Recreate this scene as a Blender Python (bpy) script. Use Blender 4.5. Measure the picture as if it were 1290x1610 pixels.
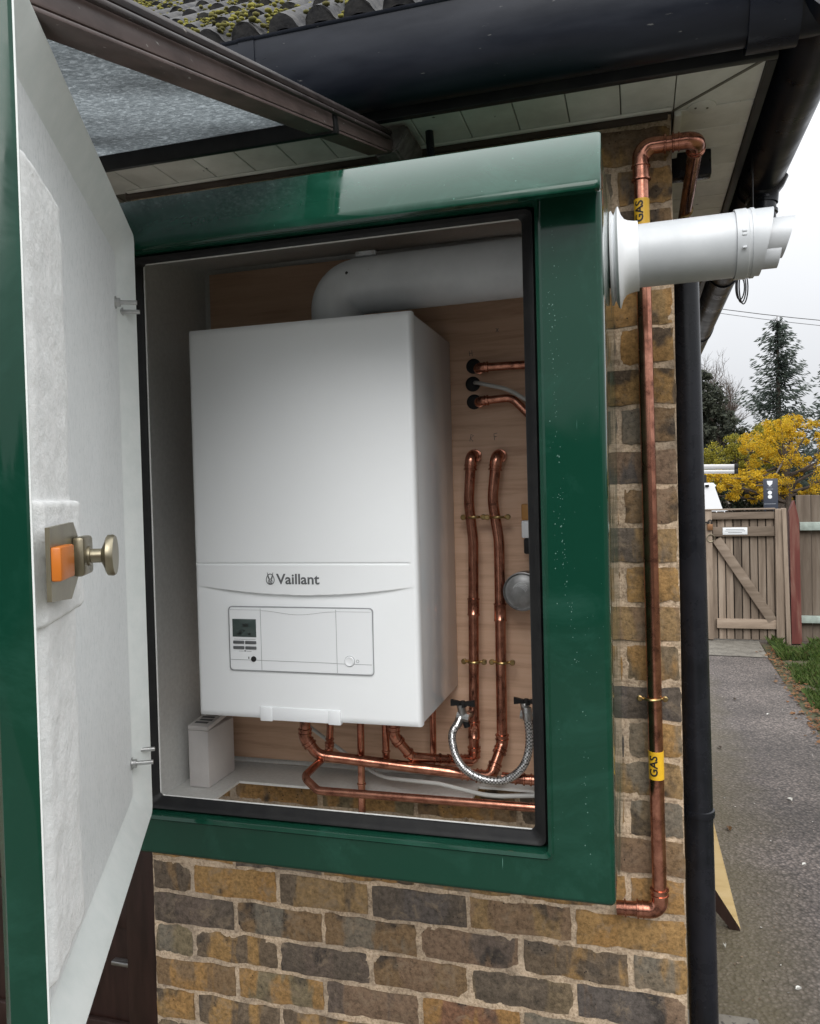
import bpy, bmesh, math, random
from mathutils import Vector, Matrix, noise
random.seed(7)
C = bpy.context.scene.collection
S = bpy.context.scene
for o in list(bpy.data.objects): bpy.data.objects.remove(o)

# ------------------------------------------------------------------ camera, sky, sun, exposure
# world frame: camera stands at the origin (1.55 m over the path), x along the brick wall, y into it
AX = Vector((0.9603, 0.0190, 0.2784)); AY = Vector((0.2775, 0.0271, -0.9603))
AX.normalize(); AY = (AY - AX * AX.dot(AY)).normalized(); AZ = AX.cross(AY)
ROT = Matrix((AX, AY, AZ))                       # camera -> world
cd = bpy.data.cameras.new('camera'); cam = bpy.data.objects.new('camera', cd); C.objects.link(cam)
cam.matrix_world = ROT.to_4x4()
cd.sensor_fit = 'VERTICAL'; cd.sensor_height = 24.0; cd.lens = 24.0 * 1240 / 1610
cd.clip_start = 0.02; cd.clip_end = 500
S.camera = cam
GZ = -1.55                                       # ground level

w = bpy.data.worlds.new('World'); S.world = w; w.use_nodes = True
nt = w.node_tree; nt.nodes.clear()
wo = nt.nodes.new('ShaderNodeOutputWorld'); bg = nt.nodes.new('ShaderNodeBackground')
sky = nt.nodes.new('ShaderNodeTexSky'); sky.sky_type = 'NISHITA'; sky.sun_disc = False
sky.sun_elevation = math.radians(48); sky.sun_rotation = math.radians(160)
sky.air_density = 1.0; sky.dust_density = 4.0
hs = nt.nodes.new('ShaderNodeHueSaturation'); hs.inputs['Saturation'].default_value = 0.25
tc = nt.nodes.new('ShaderNodeTexCoord'); sp = nt.nodes.new('ShaderNodeSeparateXYZ')
rp = nt.nodes.new('ShaderNodeValToRGB')          # overcast vault: brighter overhead than at the horizon
rp.color_ramp.elements[0].position = 0.0; rp.color_ramp.elements[0].color = (0.395, 0.405, 0.422, 1)
rp.color_ramp.elements[1].position = 1.0; rp.color_ramp.elements[1].color = (1.75, 1.78, 1.80, 1)
e = rp.color_ramp.elements.new(0.35); e.color = (0.70, 0.715, 0.74, 1)
nz = nt.nodes.new('ShaderNodeTexNoise'); nz.inputs['Scale'].default_value = 2.2; nz.inputs['Detail'].default_value = 5
mr = nt.nodes.new('ShaderNodeMapRange'); mr.inputs['To Min'].default_value = 0.88; mr.inputs['To Max'].default_value = 1.12
ml = nt.nodes.new('ShaderNodeVectorMath'); ml.operation = 'SCALE'
ml2 = nt.nodes.new('ShaderNodeVectorMath'); ml2.operation = 'SCALE'; ml2.inputs['Scale'].default_value = 21.0
mx = nt.nodes.new('ShaderNodeMix'); mx.data_type = 'RGBA'; mx.inputs[0].default_value = 0.85
L = nt.links.new
L(sky.outputs[0], hs.inputs['Color']); L(tc.outputs['Generated'], sp.inputs[0]); L(sp.outputs['Z'], rp.inputs[0])
L(tc.outputs['Generated'], nz.inputs['Vector']); L(nz.outputs[0], mr.inputs['Value'])
L(rp.outputs[0], ml.inputs[0]); L(mr.outputs[0], ml.inputs['Scale']); L(ml.outputs[0], ml2.inputs[0])
L(hs.outputs[0], mx.inputs[6]); L(ml2.outputs[0], mx.inputs[7]); L(mx.outputs[2], bg.inputs['Color'])
bg.inputs['Strength'].default_value = 0.060
L(bg.outputs[0], wo.inputs[0])

sd = bpy.data.lights.new('sun', 'SUN'); sun = bpy.data.objects.new('sun', sd); C.objects.link(sun)
sd.energy = 1.5; sd.angle = math.radians(40); sd.color = (1.0, 0.98, 0.95)
sv = Vector((0.22, -0.72, 0.66)).normalized()    # towards the bright part of the cloud
sun.rotation_euler = sv.to_track_quat('Z', 'Y').to_euler()
S.view_settings.view_transform = 'Standard'; S.view_settings.look = 'None'
S.view_settings.exposure = 0.52; S.view_settings.gamma = 1.0; S.view_settings.use_curve_mapping = False
try: S.cycles.max_bounces = 8; S.cycles.sample_clamp_indirect = 4
except Exception: pass

# ------------------------------------------------------------------ helpers
def P(px, py, Y):
    """survey helper: the point of the vertical plane y=Y sighted in that direction"""
    r = ROT @ Vector((px - 645.0, 805.0 - py, -1240.0))
    return r * (Y / r.y)
def PZ(px, py, Z):
    r = ROT @ Vector((px - 645.0, 805.0 - py, -1240.0))
    return r * (Z / r.z)

ORG = {}
def org(p): return ORG.get(p.name, Vector((0, 0, 0))) if p else Vector((0, 0, 0))
def tag(o, label, cat, group=None, kind=None):
    if label: o['label'] = label
    if cat: o['category'] = cat
    if group: o['group'] = group
    if kind: o['kind'] = kind
    return o
def thing(name, label, cat, loc=(0, 0, 0), group=None, kind=None):
    o = bpy.data.objects.new(name, None); C.objects.link(o); o.location = loc
    o.empty_display_size = 0.05
    ORG[o.name] = Vector(loc)
    return tag(o, label, cat, group, kind)
def obj(name, bm, mat, parent=None, smooth=True, loc=None, sharp=35, label=None, kind=None):
    """link bm as one mesh object; vertices are given in world space"""
    if parent is not None: o0 = org(parent)
    else: o0 = Vector(loc) if loc is not None else Vector((0, 0, 0))
    bmesh.ops.recalc_face_normals(bm, faces=bm.faces)
    if o0.length > 0: bmesh.ops.translate(bm, verts=bm.verts, vec=-o0)
    me = bpy.data.meshes.new(name); bm.to_mesh(me); bm.free()
    if smooth:
        me.polygons.foreach_set('use_smooth', [True] * len(me.polygons))
        try: me.set_sharp_from_angle(angle=math.radians(sharp))
        except Exception: pass
    for m in (mat if isinstance(mat, (list, tuple)) else [mat]): me.materials.append(m)
    o = bpy.data.objects.new(name, me); C.objects.link(o)
    if parent is not None: o.parent = parent; ORG[o.name] = o0
    else: o.location = o0; ORG[o.name] = o0
    if label: o['label'] = label
    if kind: o['kind'] = kind
    return o
def B(): return bmesh.new()
def box(bm, lo, hi, bev=0.0, mat=None, seg=2):
    lo = Vector(lo); hi = Vector(hi); c = (lo + hi) / 2; s = hi - lo
    g = bmesh.ops.create_cube(bm, size=1.0); vs = g['verts']
    for v in vs: v.co = Vector((v.co.x * s.x, v.co.y * s.y, v.co.z * s.z))
    if bev > 0:
        es = list({e for v in vs for e in v.link_edges})
        r = bmesh.ops.bevel(bm, geom=es, offset=bev, segments=seg, affect='EDGES', profile=0.5)
        vs = list({v for f in r['faces'] for v in f.verts} | {v for v in vs if v.is_valid})
        # collect whole island
        seen = set(vs); st = list(vs)
        while st:
            v = st.pop()
            for e in v.link_edges:
                u = e.other_vert(v)
                if u not in seen: seen.add(u); st.append(u)
        vs = list(seen)
    for v in vs:
        v.co = (mat @ (v.co) if mat is not None else v.co) + c
    return vs
def obox(bm, c, ax, ay, az, s, bev=0.0):
    """box of size s centred at c with axes ax, ay, az"""
    ax, ay, az = [Vector(a).normalized() for a in (ax, ay, az)]
    m = Matrix((ax, ay, az)).transposed()
    c = Vector(c); s = Vector(s)
    return box(bm, c - s / 2, c + s / 2, bev, m)
def bar(bm, p0, p1, wd, th, up=(0, 0, 1), bev=0.0):
    p0 = Vector(p0); p1 = Vector(p1); d = (p1 - p0); l = d.length; d.normalize()
    u = Vector(up); s = d.cross(u).normalized(); u = s.cross(d)
    return obox(bm, (p0 + p1) / 2, d, s, u, (l, wd, th), bev)
def roundpath(pts, rad, n=8):
    pts = [Vector(p) for p in pts]
    if not isinstance(rad, (list, tuple)): rad = [rad] * len(pts)
    out = [pts[0]]
    for i in range(1, len(pts) - 1):
        a, b, c = pts[i - 1], pts[i], pts[i + 1]; r = rad[i]
        d1 = (a - b); d2 = (c - b); l1, l2 = d1.length, d2.length; d1.normalize(); d2.normalize()
        ang = d1.angle(d2)
        if r <= 0 or ang > 3.1: out.append(b); continue
        t = min(r / math.tan(ang / 2), l1 * 0.49, l2 * 0.49); r2 = t * math.tan(ang / 2)
        bis = (d1 + d2).normalized(); cc = b + bis * (r2 / math.sin(ang / 2))
        v1 = b + d1 * t - cc; v2 = b + d2 * t - cc; tot = v1.angle(v2); axn = v1.cross(v2).normalized()
        for k in range(n + 1): out.append(cc + Matrix.Rotation(tot * k / n, 3, axn) @ v1)
    out.append(pts[-1]); return out
def tube(bm, pts, r, seg=16, caps=True, ang=0.0):
    pts = [Vector(p) for p in pts]
    rr = r if isinstance(r, (list, tuple)) else [r] * len(pts)
    t0 = (pts[1] - pts[0]).normalized()
    u = t0.orthogonal().normalized(); prev = t0; rings = []
    for i, p in enumerate(pts):
        if i == 0: t = t0
        elif i == len(pts) - 1: t = (pts[i] - pts[i - 1]).normalized()
        else: t = ((pts[i + 1] - pts[i]).normalized() + (pts[i] - pts[i - 1]).normalized()).normalized()
        q = prev.rotation_difference(t); u = (q @ u); u = (u - t * u.dot(t)).normalized(); prev = t
        vv = t.cross(u)
        rings.append([bm.verts.new(p + (u * math.cos(2 * math.pi * k / seg + ang) + vv * math.sin(2 * math.pi * k / seg + ang)) * rr[i]) for k in range(seg)])
    for a, b in zip(rings, rings[1:]):
        for k in range(seg): bm.faces.new((a[k], a[(k + 1) % seg], b[(k + 1) % seg], b[k]))
    if caps: bm.faces.new(rings[0]); bm.faces.new(rings[-1])
    return rings
def lathe(bm, o, d, prof, seg=32, caps=True):
    """prof: list of (distance along d, radius)"""
    o = Vector(o); d = Vector(d).normalized(); u = d.orthogonal().normalized(); v = d.cross(u); rings = []
    for t, r in prof:
        rings.append([bm.verts.new(o + d * t + (u * math.cos(2 * math.pi * k / seg) + v * math.sin(2 * math.pi * k / seg)) * max(r, 1e-5)) for k in range(seg)])
    for a, b in zip(rings, rings[1:]):
        for k in range(seg): bm.faces.new((a[k], a[(k + 1) % seg], b[(k + 1) % seg], b[k]))
    if caps: bm.faces.new(rings[0]); bm.faces.new(rings[-1])
def rrect(x0, x1, z0, z1, r, n=5):
    pts = []
    for cx, cz, a0 in ((x1 - r, z1 - r, 0), (x0 + r, z1 - r, 90), (x0 + r, z0 + r, 180), (x1 - r, z0 + r, 270)):
        for k in range(n + 1):
            a = math.radians(a0 + 90 * k / n); pts.append((cx + r * math.cos(a), cz + r * math.sin(a)))
    return pts
def loftrects(bm, lst, fn=None, cap0=False, cap1=False, n=5):
    """lst: (x0,x1,z0,z1,r,depth); fn maps (x,depth,z) to world"""
    fn = fn or (lambda x, y, z: Vector((x, y, z))); rings = []
    for x0, x1, z0, z1, r, y in lst:
        rings.append([bm.verts.new(fn(px, y, pz)) for px, pz in rrect(x0, x1, z0, z1, r, n)])
    for a, b in zip(rings, rings[1:]):
        m = len(a)
        for k in range(m): bm.faces.new((a[k], a[(k + 1) % m], b[(k + 1) % m], b[k]))
    if cap0: bm.faces.new(rings[0])
    if cap1: bm.faces.new(rings[-1])
    return rings
def prism(bm, poly, ext):
    """poly: world points of one face, ext: extrusion vector"""
    ext = Vector(ext); a = [bm.verts.new(Vector(p)) for p in poly]; b = [bm.verts.new(Vector(p) + ext) for p in poly]
    bm.faces.new(a); bm.faces.new(b[::-1]); n = len(a)
    for k in range(n): bm.faces.new((a[k], b[k], b[(k + 1) % n], a[(k + 1) % n]))
def text_bm(s, size, fn, depth=0.0004, align='CENTER', shear=0.0, bold=0.0, fine=False):
    cu = bpy.data.curves.new('lettering', 'FONT'); cu.body = s; cu.size = size; cu.align_x = align; cu.align_y = 'CENTER'
    cu.extrude = depth; cu.offset = bold; cu.resolution_u = 3; cu.shear = shear
    t = bpy.data.objects.new('lettering', cu); C.objects.link(t)
    dg = bpy.context.evaluated_depsgraph_get(); me = bpy.data.meshes.new_from_object(t.evaluated_get(dg))
    bm = B(); bm.from_mesh(me); bmesh.ops.triangulate(bm, faces=bm.faces); bpy.data.objects.remove(t); bpy.data.curves.remove(cu); bpy.data.meshes.remove(me)
    if fine:
        bmesh.ops.subdivide_edges(bm, edges=[e for e in bm.edges if e.calc_length() > .003], cuts=3, use_grid_fill=True)
        bmesh.ops.triangulate(bm, faces=bm.faces)
    for v in bm.verts: v.co = fn(v.co.x, v.co.y, v.co.z)
    return bm

_t = bmesh.new(); bmesh.ops.create_icosphere(_t, subdivisions=1, radius=1.0)
ICO_V = [v.co.copy() for v in _t.verts]; ICO_F = [[v.index for v in f.verts] for f in _t.faces]; _t.free()
def blob(bm, c, sx, sy, sz):
    vs = [bm.verts.new((c[0] + v.x * sx, c[1] + v.y * sy, c[2] + v.z * sz)) for v in ICO_V]
    for f in ICO_F: bm.faces.new([vs[i] for i in f])

# ------------------------------------------------------------------ materials
def newmat(name):
    m = bpy.data.materials.new(name); m.use_nodes = True; nt = m.node_tree
    return m, nt, nt.nodes['Principled BSDF']
def N(nt, t, **kw):
    n = nt.nodes.new(t)
    for k, v in kw.items():
        if k in n.inputs: n.inputs[k].default_value = v
        else: setattr(n, k, v)
    return n
def ramp(nt, stops, interp='LINEAR'):
    r = nt.nodes.new('ShaderNodeValToRGB'); cr = r.color_ramp; cr.interpolation = interp
    while len(cr.elements) < len(stops): cr.elements.new(0.5)
    for e, (p, c) in zip(cr.elements, stops):
        e.position = p; e.color = (c, c, c, 1) if isinstance(c, (int, float)) else (*c, 1)
    return r
def coords(nt, scale=(1, 1, 1), rnd=False):
    tc = nt.nodes.new('ShaderNodeTexCoord'); mp = nt.nodes.new('ShaderNodeMapping'); mp.inputs['Scale'].default_value = scale
    nt.links.new(tc.outputs['Object'], mp.inputs['Vector'])
    if rnd:
        oi = nt.nodes.new('ShaderNodeObjectInfo'); s = nt.nodes.new('ShaderNodeVectorMath'); s.operation = 'SCALE'
        cb = nt.nodes.new('ShaderNodeCombineXYZ')
        for i in range(3): nt.links.new(oi.outputs['Random'], cb.inputs[i])
        s.inputs['Scale'].default_value = 37.0
        nt.links.new(cb.outputs[0], s.inputs[0]); nt.links.new(s.outputs[0], mp.inputs['Location'])
    return mp.outputs[0]
def mixc(nt, f, a, b, blend='MIX'):
    m = nt.nodes.new('ShaderNodeMix'); m.data_type = 'RGBA'; m.blend_type = blend
    for sock, v in ((0, f), (6, a), (7, b)):
        if isinstance(v, bpy.types.NodeSocket): nt.links.new(v, m.inputs[sock])
        elif isinstance(v, (int, float)): m.inputs[sock].default_value = v if sock == 0 else (v, v, v, 1)
        else: m.inputs[sock].default_value = (*v, 1)
    return m.outputs[2]
def bump(nt, bs, h, strength=0.3, dist=0.002):
    b = nt.nodes.new('ShaderNodeBump'); b.inputs['Strength'].default_value = strength; b.inputs['Distance'].default_value = dist
    nt.links.new(h, b.inputs['Height']); nt.links.new(b.outputs[0], bs.inputs['Normal']); return b
def mat(name, c1, c2=None, rough=0.5, r2=None, metal=0.0, scale=20, sc3=(1, 1, 1), detail=5, lo=0.35, hi=0.65, bmp=0.0, bscale=None, bdist=0.002, coat=0.0, spec=0.5, rnd=False, specks=None, ior=None):
    m, nt, bs = newmat(name); L = nt.links.new
    bs.inputs['Metallic'].default_value = metal; bs.inputs['Roughness'].default_value = rough
    bs.inputs['Specular IOR Level'].default_value = spec
    if coat: bs.inputs['Coat Weight'].default_value = coat; bs.inputs['Coat Roughness'].default_value = 0.04
    if ior: bs.inputs['IOR'].default_value = ior
    v = coords(nt, sc3, rnd)
    n = N(nt, 'ShaderNodeTexNoise', Scale=scale, Detail=detail, Roughness=0.62); L(v, n.inputs['Vector'])
    f = ramp(nt, [(lo, 0), (hi, 1)]); L(n.outputs[0], f.inputs[0])
    col = mixc(nt, f.outputs[0], c1, c2 or c1)
    if specks:
        sscale, sc, thr = specks
        n2 = N(nt, 'ShaderNodeTexNoise', Scale=sscale, Detail=3); L(v, n2.inputs['Vector'])
        f2 = ramp(nt, [(thr, 0), (thr + 0.04, 1)]); L(n2.outputs[0], f2.inputs[0])
        col = mixc(nt, f2.outputs[0], col, sc)
    L(col, bs.inputs['Base Color'])
    if r2 is not None:
        mr = N(nt, 'ShaderNodeMapRange'); mr.inputs['To Min'].default_value = rough; mr.inputs['To Max'].default_value = r2
        L(f.outputs[0], mr.inputs['Value']); L(mr.outputs[0], bs.inputs['Roughness'])
    if bmp:
        nb = N(nt, 'ShaderNodeTexNoise', Scale=bscale or scale, Detail=6, Roughness=0.6); L(v, nb.inputs['Vector'])
        bump(nt, bs, nb.outputs[0], bmp, bdist)
    return m

def green_paint():
    m, nt, bs = newmat('green_gloss_grp'); L = nt.links.new
    v = coords(nt)
    n = N(nt, 'ShaderNodeTexNoise', Scale=7, Detail=6, Roughness=0.7, Distortion=0.8); L(v, n.inputs['Vector'])
    f = ramp(nt, [(0.50, 0), (0.70, 1)]); L(n.outputs[0], f.inputs[0])
    c = mixc(nt, f.outputs[0], (0.0055, 0.040, 0.024), (0.012, 0.060, 0.040))
    vs = coords(nt, (300, 300, 14))
    s = N(nt, 'ShaderNodeTexNoise', Scale=1, Detail=2); L(vs, s.inputs['Vector'])
    fs = ramp(nt, [(0.755, 0), (0.79, 1)]); L(s.outputs[0], fs.inputs[0])
    c = mixc(nt, fs.outputs[0], c, (0.1, 0.22, 0.18))
    L(c, bs.inputs['Base Color'])
    mr = N(nt, 'ShaderNodeMapRange'); mr.inputs['To Min'].default_value = 0.07; mr.inputs['To Max'].default_value = 0.3
    L(f.outputs[0], mr.inputs['Value']); L(mr.outputs[0], bs.inputs['Roughness'])
    bs.inputs['Specular IOR Level'].default_value = 0.32
    b = N(nt, 'ShaderNodeTexNoise', Scale=9, Detail=1); L(v, b.inputs['Vector'])
    bump(nt, bs, b.outputs[0], 0.25, 0.004)
    return m
def copper():
    m, nt, bs = newmat('copper'); L = nt.links.new
    bs.inputs['Metallic'].default_value = 1.0
    v = coords(nt)
    n = N(nt, 'ShaderNodeTexNoise', Scale=38, Detail=6, Roughness=0.65); L(v, n.inputs['Vector'])
    f = ramp(nt, [(0.38, (0.62, 0.29, 0.20)), (0.53, (0.43, 0.185, 0.125)), (0.66, (0.19, 0.085, 0.06))]); L(n.outputs[0], f.inputs[0])
    L(f.outputs[0], bs.inputs['Base Color'])
    mr = N(nt, 'ShaderNodeMapRange'); mr.inputs['To Min'].default_value = 0.08; mr.inputs['To Max'].default_value = 0.40
    L(n.outputs[0], mr.inputs['Value']); L(mr.outputs[0], bs.inputs['Roughness'])
    b = N(nt, 'ShaderNodeTexNoise', Scale=60, Detail=3); L(v, b.inputs['Vector']); bump(nt, bs, b.outputs[0], 0.12, 0.001)
    return m
def brick_mat():
    m, nt, bs = newmat('stock_brick'); L = nt.links.new
    oi = nt.nodes.new('ShaderNodeObjectInfo')
    v = coords(nt, rnd=True)
    base = ramp(nt, [(0.0, (0.29, 0.175, 0.070)), (0.14, (0.23, 0.15, 0.068)), (0.28, (0.185, 0.12, 0.065)), (0.42, (0.25, 0.165, 0.080)),
                     (0.56, (0.10, 0.085, 0.075)), (0.64, (0.16, 0.12, 0.075)), (0.76, (0.115, 0.088, 0.07)), (0.89, (0.31, 0.165, 0.06)), (0.925, (0.175, 0.14, 0.085)), (0.97, (0.19, 0.10, 0.06))], 'CONSTANT')
    L(oi.outputs['Random'], base.inputs[0])
    n1 = N(nt, 'ShaderNodeTexNoise', Scale=11, Detail=3, Roughness=0.55); L(v, n1.inputs['Vector'])
    f1 = ramp(nt, [(0.55, 0), (0.63, 0.85)]); L(n1.outputs[0], f1.inputs[0])
    c = mixc(nt, f1.outputs[0], base.outputs[0], (0.042, 0.036, 0.032))
    vb = coords(nt, (15, 15, 3.5), rnd=True)
    nb_ = N(nt, 'ShaderNodeTexNoise', Scale=1.0, Detail=4, Roughness=0.5); L(vb, nb_.inputs['Vector'])
    mm = nt.nodes.new('ShaderNodeMath'); mm.operation = 'MULTIPLY'; mm.inputs[1].default_value = 7.31; L(oi.outputs['Random'], mm.inputs[0])
    fr = nt.nodes.new('ShaderNodeMath'); fr.operation = 'FRACT'; L(mm.outputs[0], fr.inputs[0])
    alt = ramp(nt, [(0.0, (0.30, 0.17, 0.062)), (0.25, (0.10, 0.08, 0.062)), (0.5, (0.19, 0.125, 0.08)), (0.7, (0.085, 0.075, 0.068)), (0.85, (0.16, 0.14, 0.11))], 'CONSTANT'); L(fr.outputs[0], alt.inputs[0])
    fb = ramp(nt, [(0.47, 0), (0.53, 0.85)]); L(nb_.outputs[0], fb.inputs[0])
    c = mixc(nt, fb.outputs[0], c, alt.outputs[0])
    n2 = N(nt, 'ShaderNodeTexNoise', Scale=95, Detail=7, Roughness=0.75); L(v, n2.inputs['Vector'])
    f2 = ramp(nt, [(0.32, 0.45), (0.5, 1.0), (0.72, 1.6)]); L(n2.outputs[0], f2.inputs[0])
    c = mixc(nt, 1.0, c, f2.outputs[0], 'MULTIPLY')
    n3 = N(nt, 'ShaderNodeTexNoise', Scale=26, Detail=6, Roughness=0.75, Distortion=0.6); L(v, n3.inputs['Vector'])
    f3 = ramp(nt, [(0.52, 0), (0.68, 0.65)]); L(n3.outputs[0], f3.inputs[0])
    c = mixc(nt, f3.outputs[0], c, (0.25, 0.19, 0.13))
    n4 = N(nt, 'ShaderNodeTexVoronoi', Scale=85); L(v, n4.inputs['Vector'])
    f4 = ramp(nt, [(0.10, 1), (0.17, 0)]); L(n4.outputs['Distance'], f4.inputs[0])
    f5 = ramp(nt, [(0.5, 0), (0.62, 1)]); L(n1.outputs[0], f5.inputs[0])
    fm = nt.nodes.new('ShaderNodeMath'); fm.operation = 'MULTIPLY'; L(f4.outputs[0], fm.inputs[0]); L(f5.outputs[0], fm.inputs[1]); c = mixc(nt, fm.outputs[0], c, (0.018, 0.014, 0.012))
    L(c, bs.inputs['Base Color']); bs.inputs['Roughness'].default_value = 0.88; bs.inputs['Specular IOR Level'].default_value = 0.25
    bump(nt, bs, n2.outputs[0], 0.8, 0.004)
    return m
def mortar_mat():
    m, nt, bs = newmat('sandy_mortar'); L = nt.links.new
    v = coords(nt)
    n = N(nt, 'ShaderNodeTexNoise', Scale=160, Detail=4, Roughness=0.7); L(v, n.inputs['Vector'])
    f = ramp(nt, [(0.3, (0.26, 0.19, 0.125)), (0.48, (0.50, 0.38, 0.265)), (0.75, (0.62, 0.50, 0.37))]); L(n.outputs[0], f.inputs[0])
    n2 = N(nt, 'ShaderNodeTexNoise', Scale=4, Detail=5, Roughness=0.65); L(v, n2.inputs['Vector'])
    f2 = ramp(nt, [(0.5, 0), (0.7, .8)]); L(n2.outputs[0], f2.inputs[0])
    c = mixc(nt, f2.outputs[0], f.outputs[0], (0.33, 0.275, 0.22))
    n3 = N(nt, 'ShaderNodeTexNoise', Scale=20, Detail=5, Roughness=0.7); L(v, n3.inputs['Vector'])
    f3 = ramp(nt, [(0.35, 0.6), (0.6, 1.1)]); L(n3.outputs[0], f3.inputs[0])
    c = mixc(nt, 1.0, c, f3.outputs[0], 'MULTIPLY')
    L(c, bs.inputs['Base Color']); bs.inputs['Roughness'].default_value = 0.95; bs.inputs['Specular IOR Level'].default_value = 0.15
    bump(nt, bs, n.outputs[0], 0.9, 0.003)
    return m
def wood(name, c1, c2, c3, sc3, scale=1.0, rough=0.6, rnd=True, dist=3.0, bmp=0.3):
    m, nt, bs = newmat(name); L = nt.links.new
    v = coords(nt, sc3, rnd)
    n = N(nt, 'ShaderNodeTexNoise', Scale=scale, Detail=7, Roughness=0.65, Distortion=0.5); L(v, n.inputs['Vector'])
    f = ramp(nt, [(0.25, c1), (0.5, c2), (0.75, c3)]); L(n.outputs[0], f.inputs[0])
    c = f.outputs[0]
    if rnd:
        oi = nt.nodes.new('ShaderNodeObjectInfo'); r = ramp(nt, [(0, 0.6), (1, 1.3)]); L(oi.outputs['Random'], r.inputs[0])
        c = mixc(nt, 1.0, c, r.outputs[0], 'MULTIPLY')
    L(c, bs.inputs['Base Color']); bs.inputs['Roughness'].default_value = rough; bs.inputs['Specular IOR Level'].default_value = 0.3
    bump(nt, bs, n.outputs[0], bmp, 0.002)
    return m
def leafmat(name, cols, rough=0.6, trans=0.25):
    m, nt, bs = newmat(name); L = nt.links.new
    g = nt.nodes.new('ShaderNodeNewGeometry'); k = len(cols)
    r = ramp(nt, [(i / max(1, k - 1), c) for i, c in enumerate(cols)]); L(g.outputs['Random Per Island'], r.inputs[0])
    L(r.outputs[0], bs.inputs['Base Color']); bs.inputs['Roughness'].default_value = rough; bs.inputs['Specular IOR Level'].default_value = 0.2
    tr = nt.nodes.new('ShaderNodeBsdfTranslucent'); L(r.outputs[0], tr.inputs[0])
    ms = nt.nodes.new('ShaderNodeMixShader'); ms.inputs[0].default_value = trans
    L(bs.outputs[0], ms.inputs[1]); L(tr.outputs[0], ms.inputs[2]); L(ms.outputs[0], nt.nodes['Material Output'].inputs[0])
    return m

M = {}
M['green'] = green_paint()
M['copper'] = copper()
M['brick'] = brick_mat()
M['mortar'] = mortar_mat()
M['white_enamel'] = mat('white_enamel', (0.80, 0.82, 0.835), (0.82, 0.84, 0.855), rough=0.24, scale=3, spec=0.4)
M['white_side'] = mat('white_enamel_side', (0.66, 0.68, 0.70), rough=0.12, scale=3, spec=0.8)
M['white_plastic'] = mat('white_plastic', (0.80, 0.82, 0.84), rough=0.38)
M['flue'] = mat('white_flue_paint', (0.57, 0.59, 0.61), (0.50, 0.52, 0.54), rough=0.3, r2=0.4, scale=14)
M['liner'] = mat('grey_white_grp_liner', (0.70, 0.70, 0.68), (0.62, 0.62, 0.60), rough=0.5, scale=120, bmp=0.35, bscale=260, bdist=0.001)
def lining():
    m, nt, bs = newmat('white_fibre_lining'); L = nt.links.new
    v = coords(nt, (1, 1, 0.35))
    n = N(nt, 'ShaderNodeTexNoise', Scale=230, Detail=5, Roughness=0.7, Distortion=1.2); L(v, n.inputs['Vector'])
    f = ramp(nt, [(0.3, (0.66, 0.69, 0.69)), (0.5, (0.83, 0.85, 0.85)), (0.75, (0.88, 0.89, 0.89))]); L(n.outputs[0], f.inputs[0])
    L(f.outputs[0], bs.inputs['Base Color']); bs.inputs['Roughness'].default_value = 0.42
    bump(nt, bs, n.outputs[0], 0.7, 0.0015); return m
M['lining'] = lining()
M['rim'] = mat('white_gel_coat', (0.80, 0.83, 0.81), (0.74, 0.78, 0.76), rough=0.35, scale=40, bmp=0.2, bscale=90)
M['foam'] = mat('white_fibre_pad', (0.86, 0.86, 0.85), (0.78, 0.79, 0.78), rough=0.6, scale=60, bmp=0.6, bscale=110, bdist=0.003)
M['seal'] = mat('black_rubber', (0.008, 0.008, 0.009), (0.014, 0.014, 0.014), rough=0.5, scale=30, spec=0.25)
M['black'] = mat('black_plastic', (0.008, 0.009, 0.012), (0.014, 0.015, 0.02), rough=0.2, r2=0.34, scale=12, spec=0.3)
M['gutter'] = mat('black_gutter_plastic', (0.006, 0.008, 0.014), (0.014, 0.017, 0.026), rough=0.26, r2=0.45, spec=0.3, scale=9, sc3=(0.5, 2, 2), specks=(90, (0.12, 0.12, 0.12), 0.72))
M['fascia'] = mat('black_fascia_board', (0.012, 0.013, 0.017), (0.03, 0.03, 0.032), rough=0.4, scale=10)
M['soffit'] = mat('off_white_soffit_plastic', (0.80, 0.80, 0.75), (0.62, 0.62, 0.57), rough=0.42, scale=9, rnd=True, specks=(55, (0.08, 0.07, 0.05), 0.73))
M['seam'] = mat('soffit_groove_dirt', (0.16, 0.15, 0.12), rough=0.7)
M['ply'] = wood('plywood_face', (0.42, 0.25, 0.165), (0.62, 0.41, 0.285), (0.70, 0.49, 0.36), (3, 1, 42), 1.3, 0.5, rnd=False, bmp=0.12)
M['brass'] = mat('brass', (0.45, 0.32, 0.14), (0.30, 0.22, 0.10), rough=0.3, metal=1.0, scale=60)
M['steel'] = mat('zinc_steel', (0.55, 0.55, 0.54), (0.42, 0.42, 0.42), rough=0.28, metal=1.0, scale=80)
M['bronze'] = mat('olive_bronze_metal', (0.30, 0.27, 0.19), (0.25, 0.22, 0.16), rough=0.36, metal=0.85, scale=40)
M['orange'] = mat('orange_latch', (0.50, 0.14, 0.012), rough=0.4)
M['yellow'] = mat('yellow_tape', (0.78, 0.46, 0.02), (0.70, 0.40, 0.02), rough=0.4, scale=60)
M['ink'] = mat('black_ink', (0.012, 0.012, 0.012), rough=0.6)
M['logo'] = mat('grey_print', (0.10, 0.105, 0.11), rough=0.5)
M['lcd'] = mat('lcd_glass', (0.045, 0.065, 0.062), (0.06, 0.08, 0.075), rough=0.2, scale=50)
M['lcd_ink'] = mat('lcd_ink', (0.018, 0.024, 0.022), rough=0.4)
M['groove'] = mat('panel_gap', (0.30, 0.31, 0.32), rough=0.6)
M['dark'] = mat('dark_hole', (0.01, 0.009, 0.008), rough=0.9)
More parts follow.
